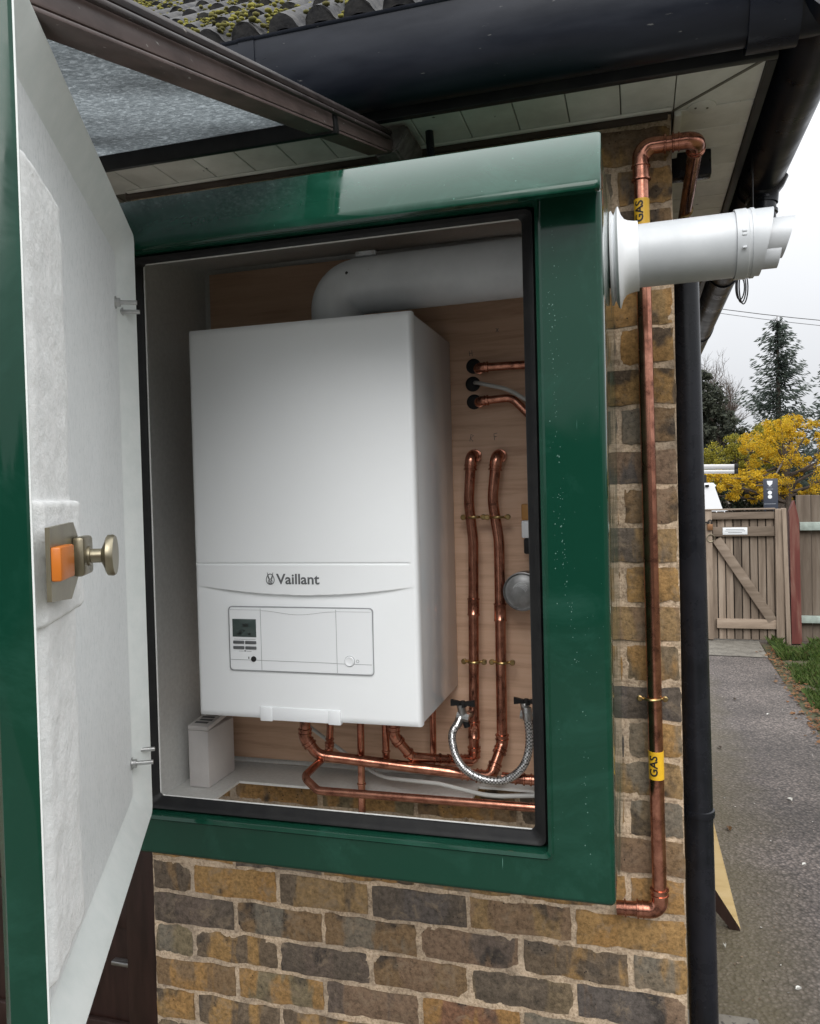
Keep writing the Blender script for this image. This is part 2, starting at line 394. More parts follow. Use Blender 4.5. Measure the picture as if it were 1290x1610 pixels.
M['hose'] = mat('grey_white_plastic_hose', (0.46, 0.46, 0.44), rough=0.4)
M['card'] = mat('white_cardboard', (0.72, 0.69, 0.68), (0.64, 0.61, 0.60), rough=0.7, scale=8)
M['brownrail'] = mat('dark_brown_rail', (0.022, 0.017, 0.017), (0.05, 0.038, 0.036), rough=0.36, r2=0.55, scale=11, sc3=(3, 1, 3), specks=(48, (0.30, 0.27, 0.25), 0.71))
M['railflange'] = mat('lit_brown_flange', (0.15, 0.108, 0.10), (0.085, 0.06, 0.055), rough=0.4, scale=14, sc3=(2, 1, 2), specks=(60, (0.4, 0.38, 0.36), 0.70))  # paler brown paints in light on the rail's lower faces; specks are stains
M['browndoor'] = mat('dark_brown_stained_timber', (0.016, 0.007, 0.005), (0.03, 0.014, 0.011), rough=0.4, scale=12, sc3=(4, 4, 0.6))
M['wall_head_strip'] = wood('wall_head_shade', (0.03, 0.022, 0.018), (0.06, 0.045, 0.036), (0.1, 0.08, 0.07), (2, 5, 20), 4, 0.8, rnd=False)  # dark brown that paints the shade along the wall head
M['gatewood'] = wood('weathered_timber', (0.10, 0.075, 0.056), (0.20, 0.155, 0.118), (0.30, 0.245, 0.195), (18, 18, 1.6), 1.0, 0.8)
M['gaterail'] = wood('weathered_timber_rail', (0.13, 0.098, 0.072), (0.24, 0.185, 0.14), (0.33, 0.265, 0.21), (2, 14, 18), 1.0, 0.8)
M['redpost'] = wood('red_stained_timber', (0.07, 0.02, 0.017), (0.13, 0.035, 0.028), (0.22, 0.12, 0.09), (14, 14, 1.4), 1.0, 0.7)
M['greenrail'] = mat('pale_green_weathered_rail', (0.36, 0.42, 0.38), (0.24, 0.28, 0.25), rough=0.7, scale=14)
M['newply'] = wood('pale_plywood', (0.46, 0.33, 0.15), (0.56, 0.42, 0.21), (0.62, 0.48, 0.27), (3, 3, 24), 1.2, 0.6, rnd=False, bmp=0.05)
M['tile'] = mat('grey_concrete_tile', (0.028, 0.029, 0.034), (0.075, 0.073, 0.072), rough=0.85, scale=35, rnd=True, bmp=0.6, bscale=90, bdist=0.003)
M['moss'] = leafmat('moss', [(0.09, 0.085, 0.03), (0.17, 0.16, 0.04), (0.27, 0.25, 0.06), (0.06, 0.055, 0.03)], 0.9, 0.0)
M['vanwhite'] = mat('white_van_paint', (0.76, 0.77, 0.79), rough=0.25)
M['navy'] = mat('navy_sign_panel', (0.013, 0.019, 0.035), rough=0.4)
M['signwhite'] = mat('sign_white', (0.7, 0.72, 0.74), rough=0.5)
M['alu'] = mat('dull_aluminium', (0.50, 0.50, 0.50), rough=0.45, metal=0.6)
M['tyre'] = mat('tyre_rubber', (0.02, 0.02, 0.02), rough=0.8)
M['bark'] = mat('bark', (0.05, 0.038, 0.03), (0.09, 0.07, 0.055), rough=0.9, scale=8)
M['wire'] = mat('black_cable', (0.02, 0.02, 0.022), rough=0.5)
M['concrete'] = mat('old_concrete', (0.17, 0.155, 0.13), (0.10, 0.09, 0.075), rough=0.9, scale=14, bmp=0.5, bscale=120, specks=(70, (0.05, 0.045, 0.04), 0.6))
M['soil'] = mat('dark_soil', (0.045, 0.032, 0.022), (0.075, 0.055, 0.036), rough=0.95, scale=10, bmp=0.8, bscale=40, bdist=0.01)
M['grass'] = leafmat('grass_blades', [(0.03, 0.055, 0.012), (0.05, 0.085, 0.018), (0.08, 0.125, 0.028), (0.075, 0.075, 0.028)], 0.6, 0.3)
M['fallen'] = leafmat('fallen_leaf', [(0.13, 0.045, 0.018), (0.17, 0.09, 0.035), (0.07, 0.04, 0.024)], 0.6, 0.1)
M['lightchip'] = mat('pale_chip', (0.6, 0.6, 0.57), rough=0.7)
def asphalt():
    m, nt, bs = newmat('worn_asphalt'); L = nt.links.new
    v = coords(nt)
    a = N(nt, 'ShaderNodeTexVoronoi', Scale=75); L(v, a.inputs['Vector'])
    f = ramp(nt, [(0.0, (0.155, 0.125, 0.11)), (0.35, (0.09, 0.073, 0.065)), (0.8, (0.04, 0.033, 0.030))]); L(a.outputs['Distance'], f.inputs[0])
    bwn = nt.nodes.new('ShaderNodeRGBToBW'); L(a.outputs['Color'], bwn.inputs[0]); sep = mixc(nt, 0.6, f.outputs[0], bwn.outputs[0], 'SOFT_LIGHT')
    n = N(nt, 'ShaderNodeTexNoise', Scale=1.6, Detail=6, Roughness=0.6); L(v, n.inputs['Vector'])
    f2 = ramp(nt, [(0.4, 0.72), (0.62, 1.25)]); L(n.outputs[0], f2.inputs[0])
    c = mixc(nt, 1.0, sep, f2.outputs[0], 'MULTIPLY')
    hs = nt.nodes.new('ShaderNodeHueSaturation'); hs.inputs['Saturation'].default_value = 0.9; L(c, hs.inputs['Color'])
    # mossy damp margin along the foot of the wall
    tc = nt.nodes.new('ShaderNodeTexCoord'); sx = nt.nodes.new('ShaderNodeSeparateXYZ'); L(tc.outputs['Object'], sx.inputs[0])
    ad = nt.nodes.new('ShaderNodeMath'); ad.operation = 'MULTIPLY_ADD'; ad.inputs[1].default_value = 0.5; L(n.outputs[0], ad.inputs[0]); L(sx.outputs['X'], ad.inputs[2])
    f3 = ramp(nt, [(0.55, 1), (0.86, 0)]); L(ad.outputs[0], f3.inputs[0])
    c2 = mixc(nt, f3.outputs[0], hs.outputs[0], mixc(nt, 0.55, hs.outputs[0], (0.105, 0.085, 0.042)))
    L(c2, bs.inputs['Base Color']); bs.inputs['Roughness'].default_value = 0.8
    bump(nt, bs, a.outputs['Distance'], 0.7, 0.006); return m
M['asphalt'] = asphalt()
def glass_sheet():
    m, nt, bs = newmat('weathered_textured_sheet'); L = nt.links.new
    v = coords(nt, (1, 1, 1))
    n = N(nt, 'ShaderNodeTexNoise', Scale=125, Detail=6, Roughness=0.8, Distortion=0.6); L(v, n.inputs['Vector'])
    f = ramp(nt, [(0.3, (0.17, 0.185, 0.195)), (0.5, (0.31, 0.33, 0.34)), (0.68, (0.75, 0.78, 0.8))]); L(n.outputs[0], f.inputs[0])
    n2 = N(nt, 'ShaderNodeTexNoise', Scale=4, Detail=4); L(v, n2.inputs['Vector'])
    f2 = ramp(nt, [(0.35, 0.65), (0.65, 1.15)]); L(n2.outputs[0], f2.inputs[0])
    c = mixc(nt, 1.0, f.outputs[0], f2.outputs[0], 'MULTIPLY')
    L(c, bs.inputs['Base Color']); bs.inputs['Roughness'].default_value = 0.25
    bump(nt, bs, n.outputs[0], 0.6, 0.003)
    tr = nt.nodes.new('ShaderNodeBsdfTranslucent'); L(c, tr.inputs[0])
    ms = nt.nodes.new('ShaderNodeMixShader'); ms.inputs[0].default_value = 0.75
    L(bs.outputs[0], ms.inputs[1]); L(tr.outputs[0], ms.inputs[2]); L(ms.outputs[0], nt.nodes['Material Output'].inputs[0])
    return m
M['sheet'] = glass_sheet()
def braid():
    m, nt, bs = newmat('braided_steel'); L = nt.links.new
    bs.inputs['Metallic'].default_value = 0.9; bs.inputs['Roughness'].default_value = 0.35
    uv = nt.nodes.new('ShaderNodeTexCoord'); ck = N(nt, 'ShaderNodeTexChecker', Scale=300); L(uv.outputs['Object'], ck.inputs['Vector'])
    c = mixc(nt, ck.outputs['Fac'], (0.72, 0.72, 0.72), (0.14, 0.14, 0.14)); L(c, bs.inputs['Base Color']); bump(nt, bs, ck.outputs['Fac'], 0.5, 0.001); return m
M['braid'] = braid()

# ------------------------------------------------------------------ the setting: ground and path
def sheet(name, poly, z, m, kind='structure', th=0.0):
    bm = B(); bm.faces.new([bm.verts.new((x, y, z)) for x, y in poly]); o = obj(name, bm, m, smooth=False); o['kind'] = kind; return o
sheet('ground', [(-200, -200), (200, -200), (200, 300), (-200, 300)], GZ - 0.012, M['soil'])
sheet('path', [(-6, -5), (1.3, -5), (1.05, 5.2), (1.10, 8.25), (0.3, 8.25), (0.0, 5), (-6, 5)], GZ, M['asphalt'])
sheet('lawn', [(1.06, -5), (9, -5), (9, 8.4), (1.14, 8.4), (1.02, 5.2)], GZ - 0.006, mat('lawn_soil', (0.04, 0.05, 0.016), (0.06, 0.045, 0.025), rough=0.95, scale=9))
sheet('threshold_slab', [(0.5, 7.75), (1.1, 7.7), (1.13, 8.55), (0.5, 8.6)], GZ + 0.006, M['concrete'])
sheet('bounce_paving', [(-7, -7.5), (1.5, -7.5), (1.5, 1.2), (-7, 1.2)], GZ + 0.006, mat('bounce_paving_concrete', (0.17, 0.16, 0.145), (0.13, 0.12, 0.11), rough=0.85, scale=5))  # unseen paving added to bounce light up into the cabinet and soffit
sheet('road', [(-30, 11), (40, 11), (40, 17), (-30, 17)], GZ - 0.006, mat('road_tarmac', (0.06, 0.06, 0.06), (0.05, 0.05, 0.05), rough=0.9))

# ------------------------------------------------------------------ brick wall
WY = 1.66; WX0, WX1 = -1.169, 0.080; COURSE = 0.0799; PIT = (WX1 - WX0) / 5.5
ZB = P(1020, 576, WY).z                           # one bed joint fixes the courses
WTOP = 0.742
bw = thing('brick_wall', 'weathered brown and yellow stock brick wall that carries the green boiler cabinet', 'wall', ((WX0 + WX1) / 2, WY + 0.1, GZ))
# mortar body: front sheet with a rough, slightly uneven face
bm = B(); nx, nzz = 190, 350
gx = [WX0 + 0.004 + (WX1 - WX0 - 0.008) * i / nx for i in range(nx + 1)]; gz = [GZ + (WTOP - GZ) * j / nzz for j in range(nzz + 1)]
def mort(x, z):
    h = noise.noise(Vector((x * 55, z * 55, 1.3))) * 0.0012 + noise.noise(Vector((x * 12, z * 12, 7))) * 0.0026 + noise.noise(Vector((x * 140, z * 140, 3))) * 0.0009
    return WY + 0.0052 - h
g = [[bm.verts.new((x, mort(x, z), z)) for x in gx] for z in gz]
for j in range(nzz):
    for i in range(nx): bm.faces.new((g[j][i], g[j][i + 1], g[j + 1][i + 1], g[j + 1][i]))
box(bm, (WX0 + 0.004, WY + 0.012, GZ), (WX1 - 0.004, WY + 0.215, WTOP))
obj('mortar', bm, M['mortar'], bw)
def brick_mesh(Lx, seed):
    r = random.Random(seed); bm = B(); n, m = 10, 4; Hh = COURSE - 0.0115
    rows = []
    r2 = {0: r.uniform(-.002, .002), 4: r.uniform(-.002, .002)}
    lead = [r.uniform(-.0018, .0018) for _ in range(12)]
    for j in range(m + 1):
        row = []
        for i in range(n + 1):
            u = i / n; t = j / m
            # finer spacing near the arrises
            u = u + 0.045 * (math.sin(2 * math.pi * u)) * -1 * 0.6; 
            x = (u - .5) * Lx; z = (t - .5) * Hh; y = 0.0
            edge = min(i, n - i) == 0 or min(j, m - j) == 0
            if j in (0, m): z += r.uniform(-.0020, .0020) + lead[i] + (r2[j] * math.sin(i * .5 + seed))
            if i in (0, n): x += r.uniform(-.0022, .0022)
            if edge: y += 0.0022 + r.uniform(0, .0022)
            elif min(i, n - i) == 1 or min(j, m - j) == 1: y += r.uniform(-0.0004, .0016)
            else: y += r.uniform(-.0008, .0012)
            if edge and (i in (0, n)) and (j in (0, m)): x *= 0.995; z *= 0.975; y += .001
            row.append(bm.verts.new((x, y, z)))
        rows.append(row)
    for j in range(m):
        for i in range(n): bm.faces.new((rows[j][i], rows[j][i + 1], rows[j + 1][i + 1], rows[j + 1][i]))
    loop = rows[0][:] + [rows[j][n] for j in range(1, m + 1)] + rows[m][-2::-1] + [rows[j][0] for j in range(m - 1, 0, -1)]
    back = [bm.verts.new((v.co.x, 0.09, v.co.z)) for v in loop]; k = len(loop)
    for i in range(k): bm.faces.new((loop[i], back[i], back[(i + 1) % k], loop[(i + 1) % k]))
    bmesh.ops.recalc_face_normals(bm, faces=bm.faces)
    me = bpy.data.meshes.new('brick'); bm.to_mesh(me); bm.free(); me.materials.append(M['brick'])
    me.polygons.foreach_set('use_smooth', [True] * len(me.polygons))
    try: me.set_sharp_from_angle(angle=math.radians(50))
    except Exception: pass
    return me
full = [brick_mesh(PIT - 0.0115, s) for s in range(9)]; half = [brick_mesh(PIT / 2 - 0.0115, 50 + s) for s in range(6)]
j0 = int((GZ - ZB) / COURSE) - 1; j1 = int((WTOP - ZB) / COURSE) + 1
for j in range(j0, j1 + 1):
    zc = ZB + (j + 0.5) * COURSE
    if zc - COURSE / 2 < GZ - 0.03 or zc + COURSE / 2 > WTOP + 0.02: continue
    # ZB is the bed under the course whose quoin is a half brick at the right hand end
    odd = (j % 2 == 0)
    x = WX0; first = not odd
    cells = []
    if odd: cells = [PIT] * 5 + [PIT / 2]
    else: cells = [PIT / 2] + [PIT] * 5
    for cw in cells:
        cx = x + cw / 2; a, b = x, x + cw; x = b
        if a > -0.90 and b < -0.075 and zc > -0.585 and zc < 0.44: continue     # wholly behind the cabinet
        me = random.choice(full if cw == PIT else half)
        o = bpy.data.objects.new('brick', me); C.objects.link(o); o.parent = bw
        o.location = Vector((cx + random.uniform(-.0015, .0015), WY + random.uniform(-.0012, .0015), zc + random.uniform(-.0015, .0015))) - ORG[bw.name]
        o.rotation_euler = (0, random.uniform(-.009, .009), random.uniform(-.004, .004))
# gable return of the same wall (seen only from the side): joined bricks
bm = B(); box(bm, (0.0, WY + 0.2, GZ), (WX1 - 0.006, 5.0, WTOP)); obj('return_mortar', bm, M['mortar'], bw)
bm = B()
for j in range(j0, j1 + 1):
    zc = ZB + (j + 0.5) * COURSE
    if zc - COURSE / 2 < GZ or zc + COURSE / 2 > WTOP: continue
    y = WY + (0.118 if j % 2 == 0 else 0.004) + (0.11 if j % 2 else 0)
    while y < 4.8:
        box(bm, (0.05, y + .005, zc - .035), (WX1, y + .215, zc + .035), 0.0); y += .227
obj('return_bricks', bm, M['brick'], bw, kind='stuff', smooth=False)
# dark strip painting in the shade on the top bricks under the soffit
bm = B(); box(bm, (WX0, WY - 0.012, WTOP - 0.014), (WX1 - 0.01, WY - 0.002, WTOP + 0.003), 0.002)
obj('head_shade_strip', bm, M['wall_head_strip'], bw)

# ------------------------------------------------------------------ dark garage door beyond the left end of the wall
gd = thing('garage_door', 'dark brown timber door in the shadow left of the brick wall under the open cabinet door', 'door', (-2.0, 1.86, GZ))
bm = B(); box(bm, (-2.8, 1.86, GZ), (-1.10, 1.90, 0.80)); obj('door_leaf', bm, M['browndoor'], gd)
for i, xx in enumerate((-1.60, -2.05, -2.5)):
    bm = B(); box(bm, (xx - 0.03, 1.835, GZ), (xx + 0.03, 1.858, 0.70), 0.004); obj('stile', bm, M['browndoor'], gd)
for zz in (-1.49, -1.13, -0.40, 0.30):
    bm = B(); box(bm, (-2.78, 1.838, zz - 0.045), (-1.24, 1.856, zz + 0.045), 0.004); obj('rail', bm, M['browndoor'], gd)
bm = B(); box(bm, (-1.29, 1.72, GZ), (-1.185, 1.84, 0.742), 0.004); obj('door_post', bm, M['browndoor'], gd)
q = P(197, 1515, 1.82)
bm = B(); box(bm, (q.x - 0.04, 1.812, q.z - .006), (q.x + 0.03, 1.834, q.z + .006), 0.003); obj('bolt', bm, M['steel'], gd)

# ------------------------------------------------------------------ cabinet
FY = 1.10
cab = thing('boiler_cabinet', 'dark green glossy moulded cabinet on the brick wall with its white lined door swung open', 'cabinet', (-0.46, 1.38, -0.573))
OX0, OX1, OZ0, OZ1 = -0.887, -0.040, -0.573, 0.474
IX0, IX1, IZ0, IZ1 = -0.796, -0.131, -0.506, 0.400
bm = B()
loftrects(bm, [(OX0, OX1, OZ0, OZ1, .004, 1.20), (OX0, OX1, OZ0, OZ1, .006, 1.112), (OX0 + .0015, OX1 - .0015, OZ0 + .0015, OZ1 - .0015, .007, 1.1045), (OX0 + .006, OX1 - .006, OZ0 + .006, OZ1 - .006, .008, FY), (OX0 + .009, OX1 - .009, OZ0 + .009, OZ1 - .009, .008, FY), (IX0 - .012, IX1 + .012, IZ0 - .012, IZ1 + .012, .010, FY),
               (IX0 - .009, IX1 + .009, IZ0 - .009, IZ1 + .009, .010, FY), (IX0 - .006, IX1 + .006, IZ0 - .006, IZ1 + .006, .010, FY - .0035), (IX0 - .001, IX1 + .001, IZ0 - .001, IZ1 + .001, .010, FY - .001), (IX0, IX1, IZ0, IZ1, .010, FY + .006),
               (IX0, IX1, IZ0, IZ1, .010, 1.14)])
obj('front_frame', bm, M['green'], cab, sharp=45)
# side, top panels run back to the wall; the underside is open over the pipe cut-out
bm = B()
prism(bm, [(OX1, 1.2005, OZ0), (OX1, 1.2005, OZ1), (OX1, WY - .003, .575), (OX1, WY - .003, -.625), (OX1, 1.31, -.625)], (-.006, 0, 0)); obj('side_panel', bm, M['green'], cab, smooth=False)
SLX = -0.972
bm = B(); prism(bm, [(OX0, 1.2005, OZ0), (OX0 + .006, 1.2005, OZ0), (SLX + .006, 1.31, OZ0), (SLX + .006, WY - .003, OZ0), (SLX, WY - .003, OZ0), (SLX, 1.31, OZ0)], (0, 0, 1.06)); obj('side_panel', bm, M['green'], cab, smooth=False)
bm = B(); prism(bm, [(OX0 + .008, 1.2005, OZ1 - .006), (OX0 + .008, 1.2005, OZ1), (OX0 + .008, WY - .003, .575), (OX0 + .008, WY - .003, .567)], (OX1 - OX0 - .016, 0, 0)); obj('top_panel', bm, M['green'], cab, smooth=False)
# sloping drip hood over the door opening
bm = B()
prof = [(1.1002, 0.4785), (1.094, 0.4795), (1.088, 0.476), (1.036, 0.396), (1.0325, 0.389), (1.034, 0.383), (1.040, 0.381), (1.075, 0.392), (1.0992, 0.404)]
xs = [OX0 - .004, OX0 - .002, OX0 + .004, OX1 - .006, OX1 - .001, OX1 + .0012]; sc = [0.93, 0.985, 1, 1, .985, .93]
rings = []
for xx, k in zip(xs, sc):
    cy, cz = 1.075, 0.43
    rings.append([bm.verts.new((xx, min(cy + (y - cy) * k, 1.0992), cz + (z - cz) * k)) for y, z in prof])
for a, b in zip(rings, rings[1:]):
    for k in range(len(prof)): bm.faces.new((a[k], a[(k + 1) % len(prof)], b[(k + 1) % len(prof)], b[k]))
bm.faces.new(rings[0]); bm.faces.new(rings[-1])
obj('drip_hood', bm, M['green'], cab, sharp=50)
# beads of water in vertical runs on the post
bm = B(); rd_ = random.Random(5)
def bead(x, z, r_):
    blob(bm, (x, FY - r_ * .15, z), r_, r_ * .7, r_ * 1.15)
for (xa, za, xb, zb2, n_) in ((-.113, .30, -.100, -.10, 60), (-.100, -.10, -.084, -.24, 22), (-.105, .36, -.104, .15, 16), (-.078, -.30, -.074, -.52, 16), (-.118, .10, -.110, -.16, 12)):
    for i in range(n_):
        t = rd_.random(); bead(xa + (xb - xa) * t + rd_.gauss(0, .0022), za + (zb2 - za) * t, rd_.choice((.0004, .0005, .0006, .0009)))
for i in range(60): bead(rd_.uniform(-.127, -.046), rd_.uniform(-.50, .37), .0004)
obj('water_beads', bm, mat('dried_water_marks', (0.10, 0.20, 0.165), rough=0.2), cab, kind='stuff')
# black rubber seal
LX0, LX1, LZ0, LZ1 = -0.771, -0.152, -0.486, 0.389
bm = B()
loftrects(bm, [(IX0 + .0005, IX1 - .0005, IZ0 + .0005, IZ1 - .0005, .009, 1.122), (IX0 + .004, IX1 - .004, IZ0 + .004, IZ1 - .004, .01, 1.114), (IX0 + .009, IX1 - .009, IZ0 + .009, IZ1 - .009, .01, 1.1155),
               (IX0 + .012, IX1 - .012, IZ0 + .010, IZ1 - .006, .01, 1.120), (LX0 - .002, LX1 + .002, LZ0 - .002, LZ1 + .002, .008, 1.124), (LX0, LX1, LZ0, LZ1, .008, 1.130)])
obj('door_seal', bm, M['seal'], cab, sharp=60)
# liner: splays back to the wall; pale cut edge at the lip
bm = B()
LIP = (LX0, LX1, LZ0, LZ1); BK = (-0.957, -0.050, -0.608, 0.532); Y0, Y1, YM = 1.1305, 1.640, 1.27
def lerp(a, b, t): return a + (b - a) * t
f0 = [Vector((LIP[0], Y0, LIP[2])), Vector((LIP[1], Y0, LIP[2])), Vector((LIP[1], Y0, LIP[3])), Vector((LIP[0], Y0, LIP[3]))]
f1 = [Vector((BK[0], Y1, BK[2])), Vector((BK[1], Y1, BK[2])), Vector((BK[1], Y1, BK[3])), Vector((BK[0], Y1, BK[3]))]
a = [bm.verts.new(v) for v in f0]; m_ = [bm.verts.new(Vector((v.x, YM, v.z if v.z < 0 else .470))) for v in f1]; b = [bm.verts.new(v) for v in f1]
for k in (1, 2, 3):
    bm.faces.new((a[k], a[(k + 1) % 4], m_[(k + 1) % 4], m_[k])); bm.faces.new((m_[k], m_[(k + 1) % 4], b[(k + 1) % 4], b[k]))
bm.faces.new((a[0], a[1], m_[1], m_[0])); bm.faces.new(b)
obj('liner', bm, M['liner'], cab, smooth=False)
for (a_, b_) in (((LX0 - .0002, LZ1 - .0012), (LX1, LZ1 + .0002)), ((LX0 - .0002, LZ0 - .0002), (LX1, LZ0 + .0010)), ((LX0 - .0002, LZ0 + .0012), (LX0 + .0011, LZ1 - .0014))):
    bm = B(); box(bm, (a_[0], 1.1292, a_[1]), (b_[0], 1.1312, b_[1])); obj('lip_edge', bm, M['liner'], cab, smooth=False)
# floor with the cut-out for the pipes
def flo(x, y): return Vector((x, y, BK[2]))
def fl_piece(bm, pts): prism(bm, [flo(*p) for p in pts], (0, 0, -.005))
HY, HXL, HXR = 1.522, -0.842, -0.330
bm = B()
fl_piece(bm, [(BK[0], YM), (HXL, YM), (HXL, 1.638), (BK[0], 1.638)])
fl_piece(bm, [(HXL + .0003, HY), (HXR, HY), (HXR, 1.638), (HXL + .0003, 1.638)])
fl_piece(bm, [(HXR + .0003, 1.60), (BK[1], 1.60), (BK[1], 1.638), (HXR + .0003, 1.638)])
obj('liner_floor', bm, M['liner'], cab, smooth=False)
# plywood back board
bm = B(); box(bm, (-0.930, 1.613, -0.588), (-0.075, 1.634, 0.514), 0.0015)
obj('backing_board', bm, M['ply'], cab)

# ------------------------------------------------------------------ open door (child of the cabinet), built in its own frame
DH = Vector((-0.717, 1.027, 0)); KD = 0.96   # KD: size of the door against its first measured drawing
DH.z = 0; DD = Vector((0.463, -0.886, 0)).normalized(); DN = Vector((0.886, 0.463, 0)).normalized()
def D(u, w, z): return DH + (DD * u + DN * w + Vector((0, 0, z))) * KD
DW, DZ0, DZ1 = 0.641, -0.488, 0.415
bm = B()
loftrects(bm, [(0, DW, DZ0, DZ1, .012, 0.0), (-.0015, DW + .0015, DZ0 - .0015, DZ1 + .0015, .013, -.003), (-.002, DW + .002, DZ0 - .002, DZ1 + .002, .014, -.026), (.004, DW - .004, DZ0 + .004, DZ1 - .004, .016, -.031)],
          fn=lambda x, y, z: D(x, y, z), cap1=True)
door = obj('door', bm, M['green'], cab, sharp=50)
# white inner tray: rim, splayed sides, fibrous flat
bm = B()
loftrects(bm, [(.0, DW, DZ0, DZ1, .012, .0), (.001, DW - .001, DZ0 + .001, DZ1 - .001, .012, .0012), (.004, DW - .004, DZ0 + .004, DZ1 - .004, .012, .0008), (.030, DW - .03, DZ0 + .034, DZ1 - .034, .016, -.020), (.036, DW - .036, DZ0 + .040, DZ1 - .040, .016, -.0222)],
          fn=lambda x, y, z: D(x, y, z))
obj('tray_rim', bm, M['rim'], door, sharp=40)
bm = B(); n = 40; g = []
for j in range(n + 1):
    g.append([bm.verts.new(D(lerp(.036, DW - .036, i / n), -.0222 + 0.0012 * noise.noise(Vector((i * .35, j * .2, 2))) * (0 if i in (0, n) or j in (0, n) else 1), lerp(DZ0 + .04, DZ1 - .04, j / n))) for i in range(n + 1)])
for j in range(n):
    for i in range(n): bm.faces.new((g[j][i], g[j][i + 1], g[j + 1][i + 1], g[j + 1][i]))
obj('fibre_lining', bm, M['lining'], door)
# raised fibre pads along the free edge, wider around the lock
def pad(u0, u1, z0, z1, h, seed, nu=18, nv=90):
    bm = B(); g = []
    for j in range(nv + 1):
        row = []
        for i in range(nu + 1):
            s = i / nu; t = j / nv
            z = lerp(z0, z1, t); e = noise.noise(Vector((seed, z * 14, 0))) * .007 + noise.noise(Vector((seed, z * 50, 4))) * .003
            u = lerp(u0 + e, u1, s)
            prof = min(1, 1 - max(0, 1 - s / .22) ** 2.2) * min(1, 1 - max(0, 1 - (1 - s) / .1) ** 2) * min(1, 1 - max(0, 1 - t / .035) ** 2) * min(1, 1 - max(0, 1 - (1 - t) / .035) ** 2)
            wv = (noise.noise(Vector((u * 30, z * 30, seed))) * .0016 + noise.noise(Vector((u * 110, z * 60, seed))) * .0007)
            row.append(bm.verts.new(D(u, -.0245 + (h + wv) * max(prof, 0), z)))
        g.append(row)
    for j in range(nv):
        for i in range(nu): bm.faces.new((g[j][i], g[j][i + 1], g[j + 1][i + 1], g[j + 1][i]))
    obj('fibre_pad', bm, M['foam'], door, sharp=80)
pad(.450, .604, -0.412, -0.075, .020, 2.2); pad(.438, .604, -0.03, 0.300, .018, 5.1); pad(.420, .612, -.104, .006, .024, 9.3, nu=24, nv=40)
# lock
bm = B()
z0, z1 = -0.081, -0.016
prism(bm, [D(u, .0065, z) for u, z in ((.626, z0 + .004), (.626, z1 - .002), (.540, z1), (.515, z1 - .020), (.513, z0 + .022), (.556, z0 - .002))], DN * .0035)
lock = obj('lock_plate', bm, M['bronze'], door, sharp=30)
bm = B(); obox(bm, D(.528, .0150, -0.047), DD, DN, (0, 0, 1), (.040, .010, .034), .003); obj('lock_bracket', bm, M['bronze'], door)
bm = B(); obox(bm, D(.602, .014, -0.0475), DD, DN, (0, 0, 1), (.046, .008, .0265), .0018); obj('orange_latch', bm, M['orange'], door)
bm = B(); lathe(bm, D(.530, .014, -0.0475), DN, [(0, .0085), (.008, .0085), (.0085, .0062), (.017, .0062), (.018, .0085), (.020, .0125), (.0212, .0162), (.0225, .0180), (.0265, .0182), (.0285, .017), (.029, .006)], 36)
obj('lock_knob', bm, M['bronze'], door, sharp=50)
for u, z in ((.025, .300), (.066, .311), (.028, -.386), (.060, -.398)):
    pass
for px, py, u in ((178, 476, .052), (190, 490, .022), (215, 1180, .016), (203, 1200, .040)):
    q = P(px, py, 1.0); 
    # intersect with the flat of the tray at offset w=-0.02
    zz = None
    # height from the sight line through that spot of the tray
    pt = D(u, -.02, 0); zz = q.z / q.y * pt.y / KD
    bm = B(); lathe(bm, D(u, -.022, zz), DN, [(0, .009), (.0015, .009), (.0016, .0065), (.007, .0065), (.0071, .0033), (.030, .0033)], 14); obj('hinge_bolt', bm, M['steel'], door, sharp=40)

# ------------------------------------------------------------------ boiler
BX, BZ, BYF, BWd, BHt = -0.804, -0.403, 1.308, 0.435, 0.721
bo = thing('wall_boiler', 'white wall hung gas boiler with grey lettering and small display inside the green cabinet', 'boiler', (BX + BWd / 2, 1.46, BZ))
def smile(u):                                   # height of the curved step, as a function of distance from the left
    t = (u - BWd * .5) / (BWd * .5); return 0.2285 + 0.0175 * t * t
def front(u, v):
    d = 0.0
    # engraved line
    if .006 < u < .421: d += 0.0022 * math.exp(-((v - .2855) / .0016) ** 2)
    # step under the curve, fading out towards both sides
    t = abs((u - BWd * .5) / (BWd * .5)); k = max(0.0, 1 - t ** 3 * 1.05)
    s = smile(u); x = (s - v)
    st = 0 if x < 0 else (1 - math.exp(-x / .0016)) * (math.exp(-x / .038))
    d += 0.0085 * k * st
    # handle recess at the foot is flat
    return d
nu, zs = 132, []
z = 0.0
vs_ = sorted(set([round(.721 * j / 120, 5) for j in range(121)] + [round(.222 + .0011 * j, 5) for j in range(32)] + [round(.279 + .0008 * j, 5) for j in range(18)]))
bm = B(); R_ = 0.007; g = []
for v in vs_:
    row = []
    for i in range(nu + 1):
        u = BWd * i / nu
        e = min(u, BWd - u); er = R_ - math.sqrt(max(0, R_ ** 2 - (R_ - min(e, R_)) ** 2))
        ev = min(v, BHt - v); er2 = .004 - math.sqrt(max(0, .004 ** 2 - (.004 - min(ev, .004)) ** 2))
        row.append(bm.verts.new((BX + u, BYF + max(er, er2) + (front(u, v) if e > .003 else 0), BZ + v)))
    g.append(row)
for j in range(len(vs_) - 1):
    for i in range(nu): bm.faces.new((g[j][i], g[j][i + 1], g[j + 1][i + 1], g[j + 1][i]))
